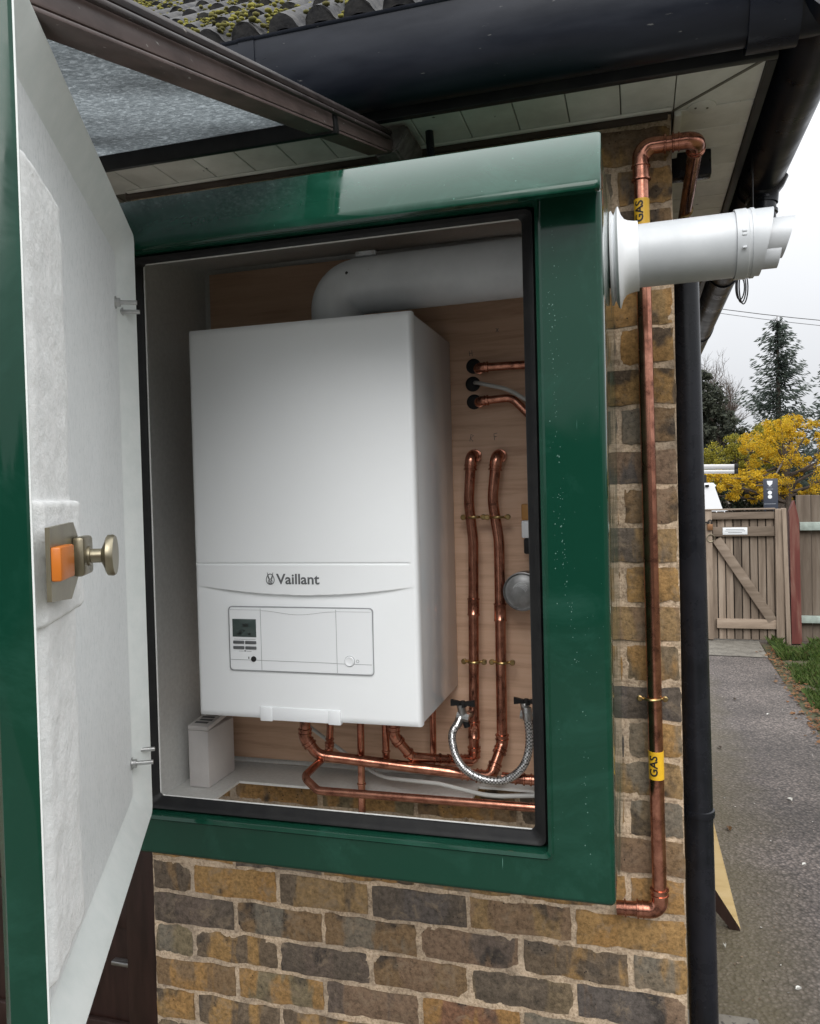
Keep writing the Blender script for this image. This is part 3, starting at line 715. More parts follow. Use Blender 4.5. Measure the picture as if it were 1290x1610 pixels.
# return edges
nj = len(vs_) - 1
loop = g[0][:] + [g[j][nu] for j in range(1, nj + 1)] + g[nj][-2::-1] + [g[j][0] for j in range(nj - 1, 0, -1)]
bk = [bm.verts.new((v.co.x, BYF + .020, v.co.z)) for v in loop]
for i in range(len(loop)): bm.faces.new((loop[i], bk[i], bk[(i + 1) % len(loop)], loop[(i + 1) % len(loop)]))
obj('front_cover', bm, M['white_enamel'], bo, sharp=50)
bm = B(); box(bm, (BX + .0015, BYF + .0215, BZ + .001), (BX + BWd - .0015, 1.608, BZ + BHt - .001), .003); obj('casing', bm, M['white_side'], bo)
def F(u, v, d=0.0): return Vector((BX + u, BYF + d, BZ + v))
# control panel: frame line, three fields
PD = 0.0008
bm = B(); loftrects(bm, [(.0690, .3520, .0872, .2068, .007, 0.004), (.0690, .3520, .0872, .2068, .007, -.0018), (.0702, .3508, .0884, .2056, .006, -.0018), (.0702, .3508, .0884, .2056, .006, .004)], fn=lambda x, y, z: F(x, z, y))
obj('panel_rim', bm, M['groove'], bo)
bm = B(); loftrects(bm, [(.0706, .3504, .0888, .2052, .006, .006), (.0706, .3504, .0888, .2052, .006, -.0008), (.0716, .3494, .0898, .2042, .006, -.0018)], fn=lambda x, y, z: F(x, z, y), cap1=True)
pnl = obj('control_panel', bm, M['white_plastic'], bo, sharp=30)
def line(p0, p1, wd=.0007, parent=None, m='groove', name='panel_seam'):
    bm = B(); a = F(p0[0], p0[1], -.0020); b = F(p1[0], p1[1], -.0020); bar(bm, a, b, .0006, wd, up=(0, 0, 1) if abs(p0[0] - p1[0]) > abs(p0[1] - p1[1]) else (1, 0, 0))
    obj(name, bm, M[m], parent or pnl, smooth=False)
line((.135, .0905), (.135, .2035)); line((.283, .0905), (.283, .2035)); line((.0725, .108), (.1345, .108)); line((.1355, .108), (.2825, .1075)); line((.2835, .107), (.3485, .107))
line((.0725, .2005), (.1345, .2005), .0004); line((.2835, .2), (.3485, .2), .0004)
for k in range(10):
    u0 = .136 + k * .0146; fa = lambda u: .1995 - .0065 * math.sin((u - .136) / .146 * math.pi) ** 2
    line((u0, fa(u0)), (u0 + .0146, fa(u0 + .0146)), .0005)
bm = B(); obox(bm, F(.1015, .167, -.0022), (1, 0, 0), (0, 1, 0), (0, 0, 1), (.048, .0012, .033), .0004); obj('display', bm, M['lcd'], pnl)
bm = B()
for a, c, w_, h_ in ((.094, .1595, .006, .007), (.104, .172, .012, .006), (.112, .156, .006, .004), (.090, .156, .008, .003), (.101, .162, .004, .003)): obox(bm, F(a, c, -.0029), (1, 0, 0), (0, 1, 0), (0, 0, 1), (w_, .0003, h_))
obj('display_digits', bm, M['lcd_ink'], pnl, smooth=False)
for a in (.0895, .114):
    for c in (.1405, .1305):
        bm = B(); obox(bm, F(a, c, -.0025), (1, 0, 0), (0, 1, 0), (0, 0, 1), (.0225, .0022, .0058), .001); obj('button', bm, M['logo'], pnl)
bm = B()
for a, c, w_, h_ in ((.102, .146, .044, .0004), (.102, .1245, .003, .002), (.094, .1238, .010, .0004), (.110, .1238, .010, .0004), (.109, .112, .002, .004)): obox(bm, F(a, c, -.0021), (1, 0, 0), (0, 1, 0), (0, 0, 1), (w_, .0004, h_))
obj('button_symbols', bm, M['logo'], pnl, smooth=False)
bm = B(); lathe(bm, F(.119, .110, -.0016), (0, -1, 0), [(0, .0052), (.0018, .005), (.0022, .004)], 24); obj('reset_button', bm, M['ink'], pnl)
bm = B(); lathe(bm, F(.307, .112, -.0016), (0, -1, 0), [(0, .0098), (.0004, .0098)], 32); obj('knob_ring', bm, M['groove'], pnl)
bm = B(); lathe(bm, F(.307, .112, -.0018), (0, -1, 0), [(0, .009), (.0022, .0088), (.003, .0078), (.0022, .006)], 32); obj('knob', bm, M['white_plastic'], pnl)
bm = B(); lathe(bm, F(.322, .1125, -.0021), (0, -1, 0), [(0, .0028), (.0002, .0028), (.0002, .0021), (0, .0021)], 16, caps=False); obj('knob_mark', bm, M['groove'], pnl)
# flap at the foot
bm = B(); obox(bm, F(.208, .0105, .003), (1, 0, 0), (0, 1, 0), (0, 0, 1), (.158, .0105, .0245), .0015); flap = obj('front_flap', bm, M['white_plastic'], bo)
for a in (.141, .275):
    bm = B(); obox(bm, F(a, .0095, .0025), (1, 0, 0), (0, 1, 0), (0, 0, 1), (.024, .0115, .0262), .0014); obj('flap_catch', bm, M['white_plastic'], bo)
# maker's lettering and the hare-in-egg emblem
bm = text_bm('Vaillant', .0262, lambda x, y, z: F(.2105 + x * 1.08, .2566 + y, -.0004 - z), .0003, bold=.00045)
lt = obj('lettering', bm, M['logo'], bo, smooth=False)
bm = B()
for dx, dz in ((0.0003, 0), (-.0003, 0), (0, .0003), (0, -.0003)): pass
def ring2(bm, cu, cv, ru, rv, th, egg=0.0, n=28):
    a, b = [], []
    for k in range(n):
        t = 2 * math.pi * k / n; e = 1 + egg * -math.sin(t)
        a.append(bm.verts.new(F(cu + ru * math.cos(t) * e, cv + rv * math.sin(t), -.0007))); b.append(bm.verts.new(F(cu + (ru - th) * math.cos(t) * e, cv + (rv - th) * math.sin(t), -.0007)))
    for k in range(n): bm.faces.new((a[k], a[(k + 1) % n], b[(k + 1) % n], b[k]))
ring2(bm, .1563, .2572, .0086, .0102, .0015, .12)
ring2(bm, .1563, .2532, .0042, .0050, .0012)
for s in (-1, 1):
    prism(bm, [F(.1563 + s * .0012, .2575, -.0005), F(.1563 + s * .0052, .2690, -.0005), F(.1563 + s * .0062, .2700, -.0005), F(.1563 + s * .0044, .2585, -.0005)], (0, -.0003, 0))
    prism(bm, [F(.1563 + s * .001, .2490, -.0005), F(.1563 + s * .0032, .2590, -.0005), F(.1563 + s * .0022, .2600, -.0005), F(.1563 + s * .0002, .2520, -.0005)], (0, -.0003, 0))
obj('emblem', bm, M['logo'], bo, smooth=False)

# ------------------------------------------------------------------ flue
FYY = 1.425; FZ0 = P(823, 424, FYY).z
fl = thing('flue_pipe', 'fat white flue pipe running from the boiler top out through the cabinet side', 'flue', (-0.53, FYY, .318))
rf = .0505
zc = FZ0; xe = -0.547
path = roundpath([(xe, FYY, .312), (xe, FYY, zc), (-.035, FYY, zc + .006)], [0, .075, 0], 14)
bm = B(); k = 17
tube(bm, path[:k], rf, 40); obj('elbow', bm, M['flue'], fl, sharp=50)
bm = B(); tube(bm, [path[15] - Vector((.004, 0, 0)), path[-1]], rf + .0016, 40); obj('inner_tube', bm, M['flue'], fl, sharp=50)
bm = B(); obox(bm, (-.482, FYY - .012, zc + .0565), (1, 0, 0), (0, 1, 0), (0, 0, 1), (.040, .014, .009), .002); clip = obj('clamp_lug', bm, M['flue'], fl)
for a, b in ((-.508, .28), (-.466, .34)):
    for zz in (1,):
        d = Vector((0, -math.cos(b), math.sin(b))); bm = B(); lathe(bm, Vector((a, FYY, zc)) + d * (rf - .001), d, [(0, .0036), (.0022, .0036), (.0028, .002)], 12); obj('screw', bm, M['ink'], fl)
for a in (-.497, -.467):
    bm = B(); lathe(bm, (a, FYY - .019, zc + .057), (0, -1, 0), [(0, .003), (.002, .003)], 10); obj('screw', bm, M['steel'], fl)
# outside length with terminal
ro = .0525; zo = P(1090, 393, FYY).z; ax0 = Vector((-.038, FYY, zo - .0015)); dirx = Vector((1, 0, .010)).normalized()
bm = B(); lathe(bm, ax0, dirx, [(.02, ro), (.214, ro), (.214, ro - .003), (.02, ro - .003)], 48, caps=False); obj('outer_tube', bm, M['flue'], fl, sharp=40)
bm = B(); lathe(bm, ax0, dirx, [(-.000, .078), (.003, .079), (.0065, .071), (.0115, .083), (.0135, .0848), (.0150, .084), (.019, .071), (.024, .0635), (.030, .0605), (.040, .0585), (.046, .058), (.0462, .0562), (.040, .0535)], 56, caps=False)
obj('wall_gasket', bm, M['white_plastic'], fl, sharp=60)
bm = B(); lathe(bm, ax0, dirx, [(.1985, .0535), (.1987, .0562), (.216, .0566), (.218, .0550), (.222, .0550), (.2225, .0562), (.228, .0562), (.228, .050)], 48, caps=False); obj('terminal_collar', bm, M['flue'], fl, sharp=30)
# slanted hood of the terminal: cut tube, longer at the top
def cuttube(bm, o, d, r, t0, tt, tb, th=.002, seg=40):
    d = d.normalized(); up = Vector((0, 0, 1)); up = (up - d * up.dot(d)).normalized(); sd_ = d.cross(up); R = [[], [], [], []]
    for k in range(seg):
        a = 2 * math.pi * k / seg; rad = up * math.cos(a) + sd_ * math.sin(a); te = lerp(tb, tt, .5 + .5 * math.cos(a))
        R[0].append(bm.verts.new(o + d * t0 + rad * r)); R[1].append(bm.verts.new(o + d * te + rad * r)); R[2].append(bm.verts.new(o + d * te + rad * (r - th))); R[3].append(bm.verts.new(o + d * t0 + rad * (r - th)))
    for A_, B_ in zip(R, R[1:] + R[:1]):
        for k in range(seg): bm.faces.new((A_[k], A_[(k + 1) % seg], B_[(k + 1) % seg], B_[k]))
bm = B(); cuttube(bm, ax0, dirx, .0535, .228, .259, .237); obj('terminal_hood', bm, M['flue'], fl, sharp=40)
bm = B(); cuttube(bm, ax0 + Vector((0, 0, .004)), dirx, .0325, .18, .292, .272, .0025); obj('terminal_spigot', bm, M['flue'], fl, sharp=40)
bm = B(); cuttube(bm, ax0 + Vector((0, 0, -.021)), dirx, .0235, .20, .272, .264, .0025); obj('terminal_deflector', bm, M['flue'], fl, sharp=40)
for dz, dy in ((-.02, -.0555), (.0, -.056), (.006, -.056)):
    bm = B(); obox(bm, ax0 + dirx * .209 + Vector((0, dy, dz)), dirx, (0, 1, 0), (0, 0, 1), (.007, .003, .0035), .0008); obj('collar_lug', bm, M['flue'], fl)

# ------------------------------------------------------------------ copper pipework
def collar(bm, p, d, r, l=.004, seg=20):
    d = Vector(d).normalized(); lathe(bm, Vector(p) - d * l / 2, d, [(0, r * 1.08), (l * .2, r * 1.22), (l * .8, r * 1.22), (l, r * 1.08)], seg)
def pipe(label, pts, r, rad, elbows=(), collars=(), couplers=(), group=None, name='copper_pipe', m='copper', seg=18):
    """elbows: indices of corners fitted with a soldered elbow; collars / couplers: (segment index, fraction)"""
    pts = [Vector(p) for p in pts]; t = thing(name, label, 'pipe', pts[0], group)
    rd = [rad[i] if isinstance(rad, (list, tuple)) else rad for i in range(len(pts))]
    bm = B(); tube(bm, roundpath(pts, rd, 9), r, seg); obj('tube', bm, M[m], t, sharp=50)
    for i in elbows:
        a, b, c = pts[i - 1], pts[i], pts[i + 1]; d1 = (a - b).normalized(); d2 = (c - b).normalized(); ang = d1.angle(d2); tt = min(rd[i] / math.tan(ang / 2), (a - b).length * .49, (c - b).length * .49)
        ex = r * 1.0; p0 = b + d1 * (tt + ex); p1 = b + d2 * (tt + ex); bm = B()
        tube(bm, roundpath([p0, b, p1], [0, tt * math.tan(ang / 2), 0], 9), r * 1.14, seg)
        collar(bm, p0, d1, r * 1.08); collar(bm, p1, d2, r * 1.08)
        for q_, dd_ in ((p0, d1), (p1, d2)): collar(bm, q_ - dd_ * r * .75, dd_, r * 1.06, .003)
        obj('elbow', bm, M[m], t, sharp=50)
    for s, f in couplers:
        a, b = pts[s], pts[s + 1]; d = (b - a).normalized(); p = a.lerp(b, f); bm = B(); h = r * 1.7
        lathe(bm, p - d * h, d, [(0, r), (.0005, r * 1.2), (.003, r * 1.22), (.004, r * 1.12), (2 * h - .004, r * 1.12), (2 * h - .003, r * 1.22), (2 * h - .0005, r * 1.2), (2 * h, r)], 20); obj('coupler', bm, M[m], t, sharp=50)
    for s, f in collars:
        a, b = pts[s], pts[s + 1]; d = (b - a).normalized(); bm = B(); collar(bm, a.lerp(b, f), d, r); obj('collar', bm, M[m], t, sharp=50)
    return t
PY = 1.575
def pipe_clip(p, d, r, label, out=(0, -1, 0), wall=None, cat='clip', group='brass pipe clips'):
    """two ears and a saddle holding a pipe that runs along d"""
    p = Vector(p); d = Vector(d).normalized(); o_ = Vector(out); s = d.cross(o_).normalized()
    t = thing('pipe_clip', label, cat, p, group)
    bm = B(); n = 14; pts = [p - s * (r + .011) + o_ * .0, p - s * (r + .004) + o_ * .001] + [p + (s * -math.cos(math.pi * k / n) + o_ * math.sin(math.pi * k / n)) * (r + .0015) for k in range(n + 1)] + [p + s * (r + .004) + o_ * .001, p + s * (r + .011)]
    tube(bm, pts, .0030, 8); obj('saddle', bm, M['brass'], t)
    for k in (-1, 1):
        bm = B(); lathe(bm, p + s * k * (r + .010) + o_ * .002, o_, [(-.004, .0055), (.002, .0058), (.0035, .004), (.0035, .0015)], 14); obj('screw', bm, M['brass'], t)
    return t
xa0, xb0 = P(738, 770, PY).x, P(776, 770, PY).x
# A and B: two verticals from elbows in the board, with a swan bend
def V(px, py, Y): return P(px, py, Y)
pA = [V(745, 712, 1.614), V(741, 716, PY - .002), V(737.5, 790, PY - .002), V(744.5, 850, PY), V(746, 1195, PY), V(700, 1197, PY - .02)]
pA[0] = Vector((pA[1].x + .004, 1.62, pA[1].z))
pipe('left of the two tall copper pipes beside the boiler', pA, .0105, [0, .018, .16, .16, .016, 0], elbows=(1, 4), collars=((3, .985),), couplers=((3, .30), (3, .86)))
pB = [Vector((0, 1.62, 0)), V(781, 716, PY - .002), V(774.5, 785, PY - .002), V(785, 850, PY), V(790, 1170, PY), V(772, 1222, 1.53), V(500, 1187, 1.45), V(480, 1160, 1.44), V(480, 1125, 1.44)]
pB[0] = Vector((pB[1].x + .004, 1.62, pB[1].z))
pipe('right of the two tall copper pipes, turning into the long run under the boiler', pB, .0108, [0, .018, .16, .16, .02, .022, .03, .02, 0], elbows=(1, 4, 5, 7), couplers=((3, .35),), collars=((5, .16), (5, .13), (5, .96)))
for (px, py, nm) in ((745, 813, 'upper brass clip on the left tall copper pipe'), (783, 813, 'upper brass clip on the right tall copper pipe'), (746, 1040, 'lower brass clip on the left tall copper pipe'), (790, 1041, 'lower brass clip on the right tall copper pipe')):
    pipe_clip(V(px, py, PY), (0, 0, 1), .0108, nm)
# C: small pipe looping under the floor line and leaving to the right
pipe('thin copper pipe making a U bend low at the front of the cabinet', [V(520, 1130, 1.50), V(518, 1183, 1.50), V(478, 1222, 1.36), V(500, 1243, 1.345), V(905, 1275, 1.35)], .0075, [0, .012, .022, .02, 0], elbows=(1,), collars=((0, .6),))
pipe('thin vertical copper pipe passing through the floor cut-out', [V(567, 1130, 1.49), V(570, 1290, 1.49)], .0074, 0, collars=((0, .64),))
pipe('short vertical copper pipe behind the long run under the boiler', [V(606, 1130, 1.50), V(608, 1205, 1.50)], .0074, 0, collars=((0, .68),))
pipe('thin vertical copper pipe low at the right edge of the boiler', [V(680, 1085, 1.575), V(682, 1200, 1.575)], .0068, 0)
pipe('ribbed copper pipe curving from the boiler foot rightwards', [V(619, 1125, 1.47), V(620, 1158, 1.47), V(648, 1190, 1.50), V(742, 1198, 1.565)], .0098, [0, .022, .022, 0], elbows=(1,), collars=((1, .8), (2, .0), (2, .36), (2, .46), (2, .60), (2, .82)), couplers=((2, .72),))
pipe('short copper stub with soldered joints at the low right of the cabinet', [V(790, 1222, 1.50), V(900, 1232, 1.50)], .0098, 0, collars=((0, .2), (0, .32), (0, .42)))
# upper trio
for (px, py, nm) in ((745, 576, 'topmost'), (744, 604, 'middle'), (746, 632, 'lowest')):
    q = V(px, py, 1.6125); bm = B(); lathe(bm, q, (0, -1, 0), [(0, .0155), (.0015, .0155), (.002, .0135), (.0005, .0130)], 24); ho = obj('pipe_hole_sleeve', bm, M['seal'], None, loc=q)
    tag(ho, nm + ' of the three dark round sleeves in the plywood above the tall pipes', 'sleeve', 'pipe sleeves in the plywood')
pipe('short straight copper pipe running right from the topmost sleeve in the plywood', [Vector((V(751, 578, 1.59).x, 1.63, V(751, 578, 1.59).z)), V(751, 578, 1.588), V(900, 569, 1.588)], .0085, [0, .012, 0], elbows=(1,))
pipe('copper pipe curving right and down from the lowest sleeve in the plywood', [Vector((V(752, 631, 1.59).x, 1.63, V(752, 631, 1.59).z)), V(752, 631, 1.588), V(805, 625, 1.588), V(845, 665, 1.588), V(860, 720, 1.588)], .0082, [0, .012, .03, .03, 0], elbows=(1,))
def hose(label, pts, r, m, cat, name):
    bm = B(); t0 = [Vector(p) for p in pts]; tube(bm, roundpath(t0, .12, 10), r, 12); o = obj(name, bm, M[m], None, loc=t0[0]); return tag(o, label, cat)
hose('pale plastic cable leaving the middle sleeve in the plywood', [V(746, 602, 1.62), V(752, 602, 1.585), V(800, 612, 1.58), V(880, 660, 1.575)], .0042, 'hose', 'cable', 'white_cable')
hose('white plastic tube sagging across the floor under the copper runs', [V(478, 1136, 1.55), V(540, 1182, 1.56), V(600, 1222, 1.53), V(690, 1232, 1.48), V(770, 1252, 1.42), V(905, 1250, 1.42)], .0040, 'hose', 'tube', 'white_tube')
# braided filling loop and its two valves
def smoothpts(ps, n=8):
    out = []
    for i in range(len(ps) - 1):
        p0 = ps[max(i - 1, 0)]; p1 = ps[i]; p2 = ps[i + 1]; p3 = ps[min(i + 2, len(ps) - 1)]
        for k in range(n):
            t = k / n; out.append(.5 * ((2 * p1) + (p2 - p0) * t + (2 * p0 - 5 * p1 + 4 * p2 - p3) * t * t + (3 * p1 - p0 - 3 * p2 + p3) * t ** 3))
    out.append(ps[-1]); return out
fh = thing('braided_hose', 'silver braided flexible hose hanging in a U between two black handled valves', 'hose', V(722, 1140, 1.50))
ps = [V(722, 1134, 1.515), V(711, 1158, 1.50), V(722, 1198, 1.485), V(752, 1222, 1.48), V(792, 1227, 1.48), V(822, 1206, 1.485), V(833, 1168, 1.495), V(829, 1122, 1.50)]
bm = B(); tube(bm, smoothpts(ps), .0078, 20); obj('braid', bm, M['braid'], fh)
for a, b in ((ps[0], ps[1]), (ps[-1], ps[-2])):
    d = (b - a).normalized(); bm = B(); lathe(bm, a - d * .012, d, [(0, .0085), (.010, .0095), (.0105, .0083), (.024, .0088), (.0245, .0078)], 12); obj('ferrule', bm, M['steel'], fh)
for i, (px, py, lab) in enumerate(((728, 1108, 'filling valve with black wing handle in front of the left tall pipe'), (828, 1105, 'filling valve with black wing handle half hidden by the green frame'))):
    c = V(px, py, 1.52); t = thing('filling_valve', lab, 'valve', c, 'filling valves')
    bm = B(); tube(bm, [c + Vector((-.004, 0, .0)), c + Vector((0, 0, -.022))], .0085, 14); tube(bm, [c + Vector((-.012, .0, -.022)), c + Vector((.012, .0, -.026))], .0095, 10); tube(bm, [c + Vector((0, 0, -.024)), c + Vector((.006, .05, -.030))], .0075, 12)
    obj('valve_body', bm, M['steel'], t)
    bm = B(); tube(bm, [c + Vector((.004, 0, -.030)), c + Vector((.008, 0, -.044))], .0065, 12); obj('drain_cap', bm, M['seal'], t)
    bm = B(); lathe(bm, c + Vector((0, 0, -.004)), (0, 0, 1), [(0, .008), (.008, .008), (.012, .004)], 14)
    for s in (-1, 1): prism(bm, [c + Vector((s * .004, -.004, .000)), c + Vector((s * .024, -.004, -.003)), c + Vector((s * .024, -.004, .010)), c + Vector((s * .004, -.004, .006))], (0, .008, 0))
    obj('wing_handle', bm, M['seal'], t)
# round grey cap, sticker strip at the frame edge, box on the floor
c = V(822, 930, 1.55); t = thing('expansion_vessel', 'round silver metal vessel end half hidden by the right green post', 'vessel', c)
bm = B(); lathe(bm, c, (0, -1, 0), [(-.055, .036), (0, .0385), (.003, .0385), (.004, .0365), (.0012, .0340), (.0012, .032), (.004, .026), (.0055, .018), (.0065, .010), (.007, .002)], 40); obj('shell', bm, mat('dull_grey_metal', (0.30, 0.30, 0.30), (0.2, 0.2, 0.2), rough=0.42, metal=0.9, scale=50), t)
bm = B()
for k in range(5):
    r0 = .006 + .003 * k; n = 10; a0 = .3 * k
    for i in range(n):
        a = a0 + i * .16; b_ = a + .1; r1 = r0 + .0012; yy = 1.55 - .0075 + .0005 * k
        bm.faces.new([bm.verts.new((c.x + rr * math.cos(q), yy, c.z + rr * math.sin(q))) for rr, q in ((r0, a), (r1, a), (r1, b_), (r0, b_))])
obj('stamped_ring', bm, M['signwhite'], t, smooth=False)
c = V(826, 830, 1.57); t = thing('labelled_valve', 'narrow amber topped body with a white paper label beside the right green post', 'valve', c)
bm = B(); box(bm, c + Vector((-.006, -.01, -.02)), c + Vector((.03, .02, .015)), .003); obj('paper_label', bm, M['signwhite'], t)
bm = B(); box(bm, c + Vector((-.006, -.009, .0155)), c + Vector((.03, .02, .048)), .003); obj('amber_body', bm, mat('amber_plastic', (0.35, 0.16, 0.03), rough=0.4), t)
bm = B(); box(bm, c + Vector((-.003, -.006, -.052)), c + Vector((.03, .02, -.0205)), .004); obj('dark_body', bm, M['seal'], t)
# pencil marks on the board
def scribble(pts_, label):
    bm = B(); tube(bm, [V(px, py, 1.6128) for px, py in pts_], .0006, 5); return bm
for lab, strokes in (('pencilled letter H above the topmost sleeve in the plywood', [[(738, 552), (739, 560)], [(742, 551), (743, 560)], [(738, 556), (743, 555)]]),
                     ('pencilled letter R above the left tall pipe', [[(739, 694), (741, 683), (745, 685), (740, 689), (744, 694)]]),
                     ('pencilled letter F above the right tall pipe', [[(778, 692), (777, 682), (782, 681)], [(777, 687), (781, 686)]]),
                     ('small pencilled cross on the plywood near the flue', [[(780, 516), (784, 522)], [(784, 516), (780, 522)]])):
    bm = B()
    for s_ in strokes: tube(bm, [V(px, py, 1.6127) for px, py in s_], .0006, 5)
    q = V(*strokes[0][0], 1.6127); tag(obj('pencil_mark', bm, M['logo'], None, loc=q), lab, 'pencil mark')
# white carton on the liner floor
bxt = thing('cardboard_box', 'small white carton with a printed top on the cabinet floor left of the pipes', 'box', flo(-.88, 1.50))
x0, x1, y0_, y1_, zb = -.930, -.882, 1.467, 1.578, BK[2]
bm = B(); box(bm, (x0, y0_, zb + .0005), (x1, y1_, zb + .122), .003); obj('carton', bm, M['card'], bxt)
rl_ = Matrix.Rotation(math.radians(7), 3, 'X')
bm = B(); box(bm, (x0 + .001, y0_ - .002, zb + .129), (x1 + .0015, y1_ - .002, zb + .139), .002, rl_); obj('lid', bm, M['card'], bxt)
bm = B(); cx_ = Vector(((x0 + x1) / 2, (y0_ + y1_) / 2, zb + .134))
for k in range(5): obox(bm, cx_ + rl_ @ Vector((.003 * (k % 2), -.038 + k * .014, .0055)), rl_ @ Vector((1, 0, 0)), rl_ @ Vector((0, 1, 0)), rl_ @ Vector((0, 0, 1)), (.030, .008, .0006))
obj('printing', bm, M['logo'], bxt, smooth=False)

# ------------------------------------------------------------------ outside gas pipe
GY = 1.632; gr_ = .0142
gp = [V(975, 1432, GY), V(1037, 1440, GY), V(1012, 232, GY), V(1096, 222, GY), Vector((0, 0, 0)), Vector((0, 0, 0))]
gp[0] = Vector((-.058, GY, gp[1].z)); gp[2] = Vector((gp[2].x, GY, .668)); gp[1] = Vector((.026, GY, -.842)); gp[2] = Vector((.0165, GY, .672)); gp[0].z = gp[1].z - .004
gp[3] = Vector((.122, GY, .672)); gp[4] = Vector((.120, 2.9, .655)); gp = gp[:5]
gas = pipe('tall outside copper gas pipe with yellow tape running up the wall right of the cabinet', gp, gr_, [0, .03, .034, .03, 0], elbows=(1, 3), collars=((0, .2),), seg=26)
bm = B()
a, b = gp[1], gp[2]; d = (b - a).normalized(); c2 = Vector((1, 0, 0))
q = b - d * .034; e_ = b + c2 * .034
tube(bm, roundpath([q - d * .030, b, e_ + c2 * .012], [0, .034, 0], 12), gr_ * 1.13, 26)
collar(bm, q - d * .030, d, gr_ * 1.08, .005); collar(bm, q - d * .004, d, gr_ * 1.08, .004); collar(bm, e_ + c2 * .012, c2, gr_ * 1.08, .005)
obj('elbow', bm, M['copper'], gas, sharp=50)
def tape(py, hh):
    ctr = gp[1].lerp(gp[2], 0); z = P(1020, py, GY).z; f = (z - gp[1].z) / (gp[2].z - gp[1].z); ctr = gp[1].lerp(gp[2], f)
    bm = B(); lathe(bm, ctr - d * hh / 2, d, [(0, gr_), (.0002, gr_ + .0006), (hh - .0002, gr_ + .0006), (hh, gr_)], 30); tp = obj('gas_tape', bm, M['yellow'], gas, sharp=60)
    R_t = gr_ + .0011
    def fn(x, y, zz):     # lettering wraps the pipe; reads upwards
        ang = (y - .000) / R_t + .32
        rad = Vector((-math.sin(-ang) * -1 * 1.0, -math.cos(ang), 0))
        rad = Vector((-math.sin(ang), -math.cos(ang), 0))
        return ctr + d * x + rad * (R_t + zz * .5)
    bm = text_bm('GAS', .0225, fn, .0004, bold=.0005, fine=True)
    obj('tape_lettering', bm, M['ink'], gas, smooth=False)
tape(334, .052); tape(1201, .056)
pipe_clip(P(1026, 1098, GY), d, gr_, 'brass clip on the outside gas pipe above the lower yellow tape')
pipe_clip(Vector((.1205, 2.02, .668)), (0, 1, 0), gr_, 'brass clip on the gas pipe under the soffit round the corner', out=(.9, -.0, -.5))

# ------------------------------------------------------------------ eaves: soffit, fascia, gutters
SZ = 0.745; SY0, SX1 = 1.507, 0.232
sf = thing('soffit', 'off-white plastic soffit boards under the eaves above the brick wall', 'soffit', (-.3, 1.58, SZ))
bwid = .100
x = SX1 - .152
k = 0
# front boards run out from the wall
while x > -2.4:
    bm = B(); box(bm, (x - bwid + .0022, SY0 + .002, SZ), (x, WY - .004 if x > -1.15 else 1.86, SZ + .009), .0012, seg=1); obj('board', bm, M['soffit'], sf); x -= bwid; k += 1
y = SY0 + .155
while y < 4.95:
    bm = B(); box(bm, (WX1 + .004, y + .0022, SZ), (SX1 - .003, y + bwid, SZ + .009), .0012, seg=1); obj('board', bm, M['soffit'], sf); y += bwid
# mitred corner pieces
bm = B(); prism(bm, [(WX1 + .002, WY - .004, SZ), (WX1 + .002, SY0 + .002, SZ), (SX1 - .006, SY0 + .002, SZ)], (0, 0, .009)); obj('corner_board', bm, M['soffit'], sf)
bm = B(); prism(bm, [(WX1 + .004, WY - .0015, SZ), (SX1 - .003, SY0 + .005, SZ), (SX1 - .003, WY - .0015, SZ)], (0, 0, .009)); obj('corner_board', bm, M['soffit'], sf)
bm = B(); bar(bm, (WX1, WY - .003, SZ - .001), (SX1 - .004, SY0 + .004, SZ - .001), .006, .002); obj('mitre_trim', bm, M['seam'], sf)
bm = B(); box(bm, (-2.8, SY0, SZ + .0095), (WX1, 1.95, SZ + .012)); box(bm, (WX1 + .0005, SY0, SZ + .0095), (SX1, 4.95, SZ + .012)); obj('soffit_backing', bm, M['seam'], sf, smooth=False)
bm = B(); box(bm, (WX1 + .0025, WY - .003, SZ - .012), (WX1 + .016, 4.95, SZ - .0006), .002); obj('wall_head_strip', bm, M['soffit'], sf)
bm = B(); box(bm, (-1.16, WY - .022, SZ - .006), (WX1 - .002, WY - .013, SZ - .0006), .0015); obj('wall_head_strip', bm, M['soffit'], sf)
q = PZ(1104, 168, SZ - .001)
bm = B(); lathe(bm, (q.x, q.y, SZ + .001), (0, 0, -1), [(0, .0265), (.003, .0265), (.004, .0235), (.0042, .001)], 40); vt = tag(obj('soffit_vent', bm, M['soffit'], None, loc=(q.x, q.y, SZ)), 'round off-white vent cap in the soffit corner above the gas pipe bend', 'vent')
for a in (-.012, .010):
    bm = B(); lathe(bm, (q.x + a, q.y + a * .3, SZ - .003), (0, 0, -1), [(0, .0024), (.0015, .002)], 10); obj('screw', bm, M['seam'], vt)
q = P(676, 232, 1.585)
bm = B(); tube(bm, [(q.x, 1.585, SZ), (q.x + .004, 1.58, SZ - .058)], .0085, 16); tag(obj('overflow_pipe', bm, M['black'], None, loc=(q.x, 1.585, SZ)), 'short black overflow pipe poking down from the soffit above the hood', 'pipe')
fa = thing('fascia', 'black fascia boards round the eaves behind the gutters', 'fascia', (-.3, 1.5, SZ))
bm = B(); box(bm, (-2.4, SY0 - .016, SZ - .008), (SX1 + .014, SY0, SZ + .15), .002); obj('fascia_board', bm, M['fascia'], fa)
bm = B(); box(bm, (SX1 - .002, SY0 + .001, SZ - .008), (SX1 + .014, 4.97, SZ + .15), .002); obj('fascia_board', bm, M['fascia'], fa)

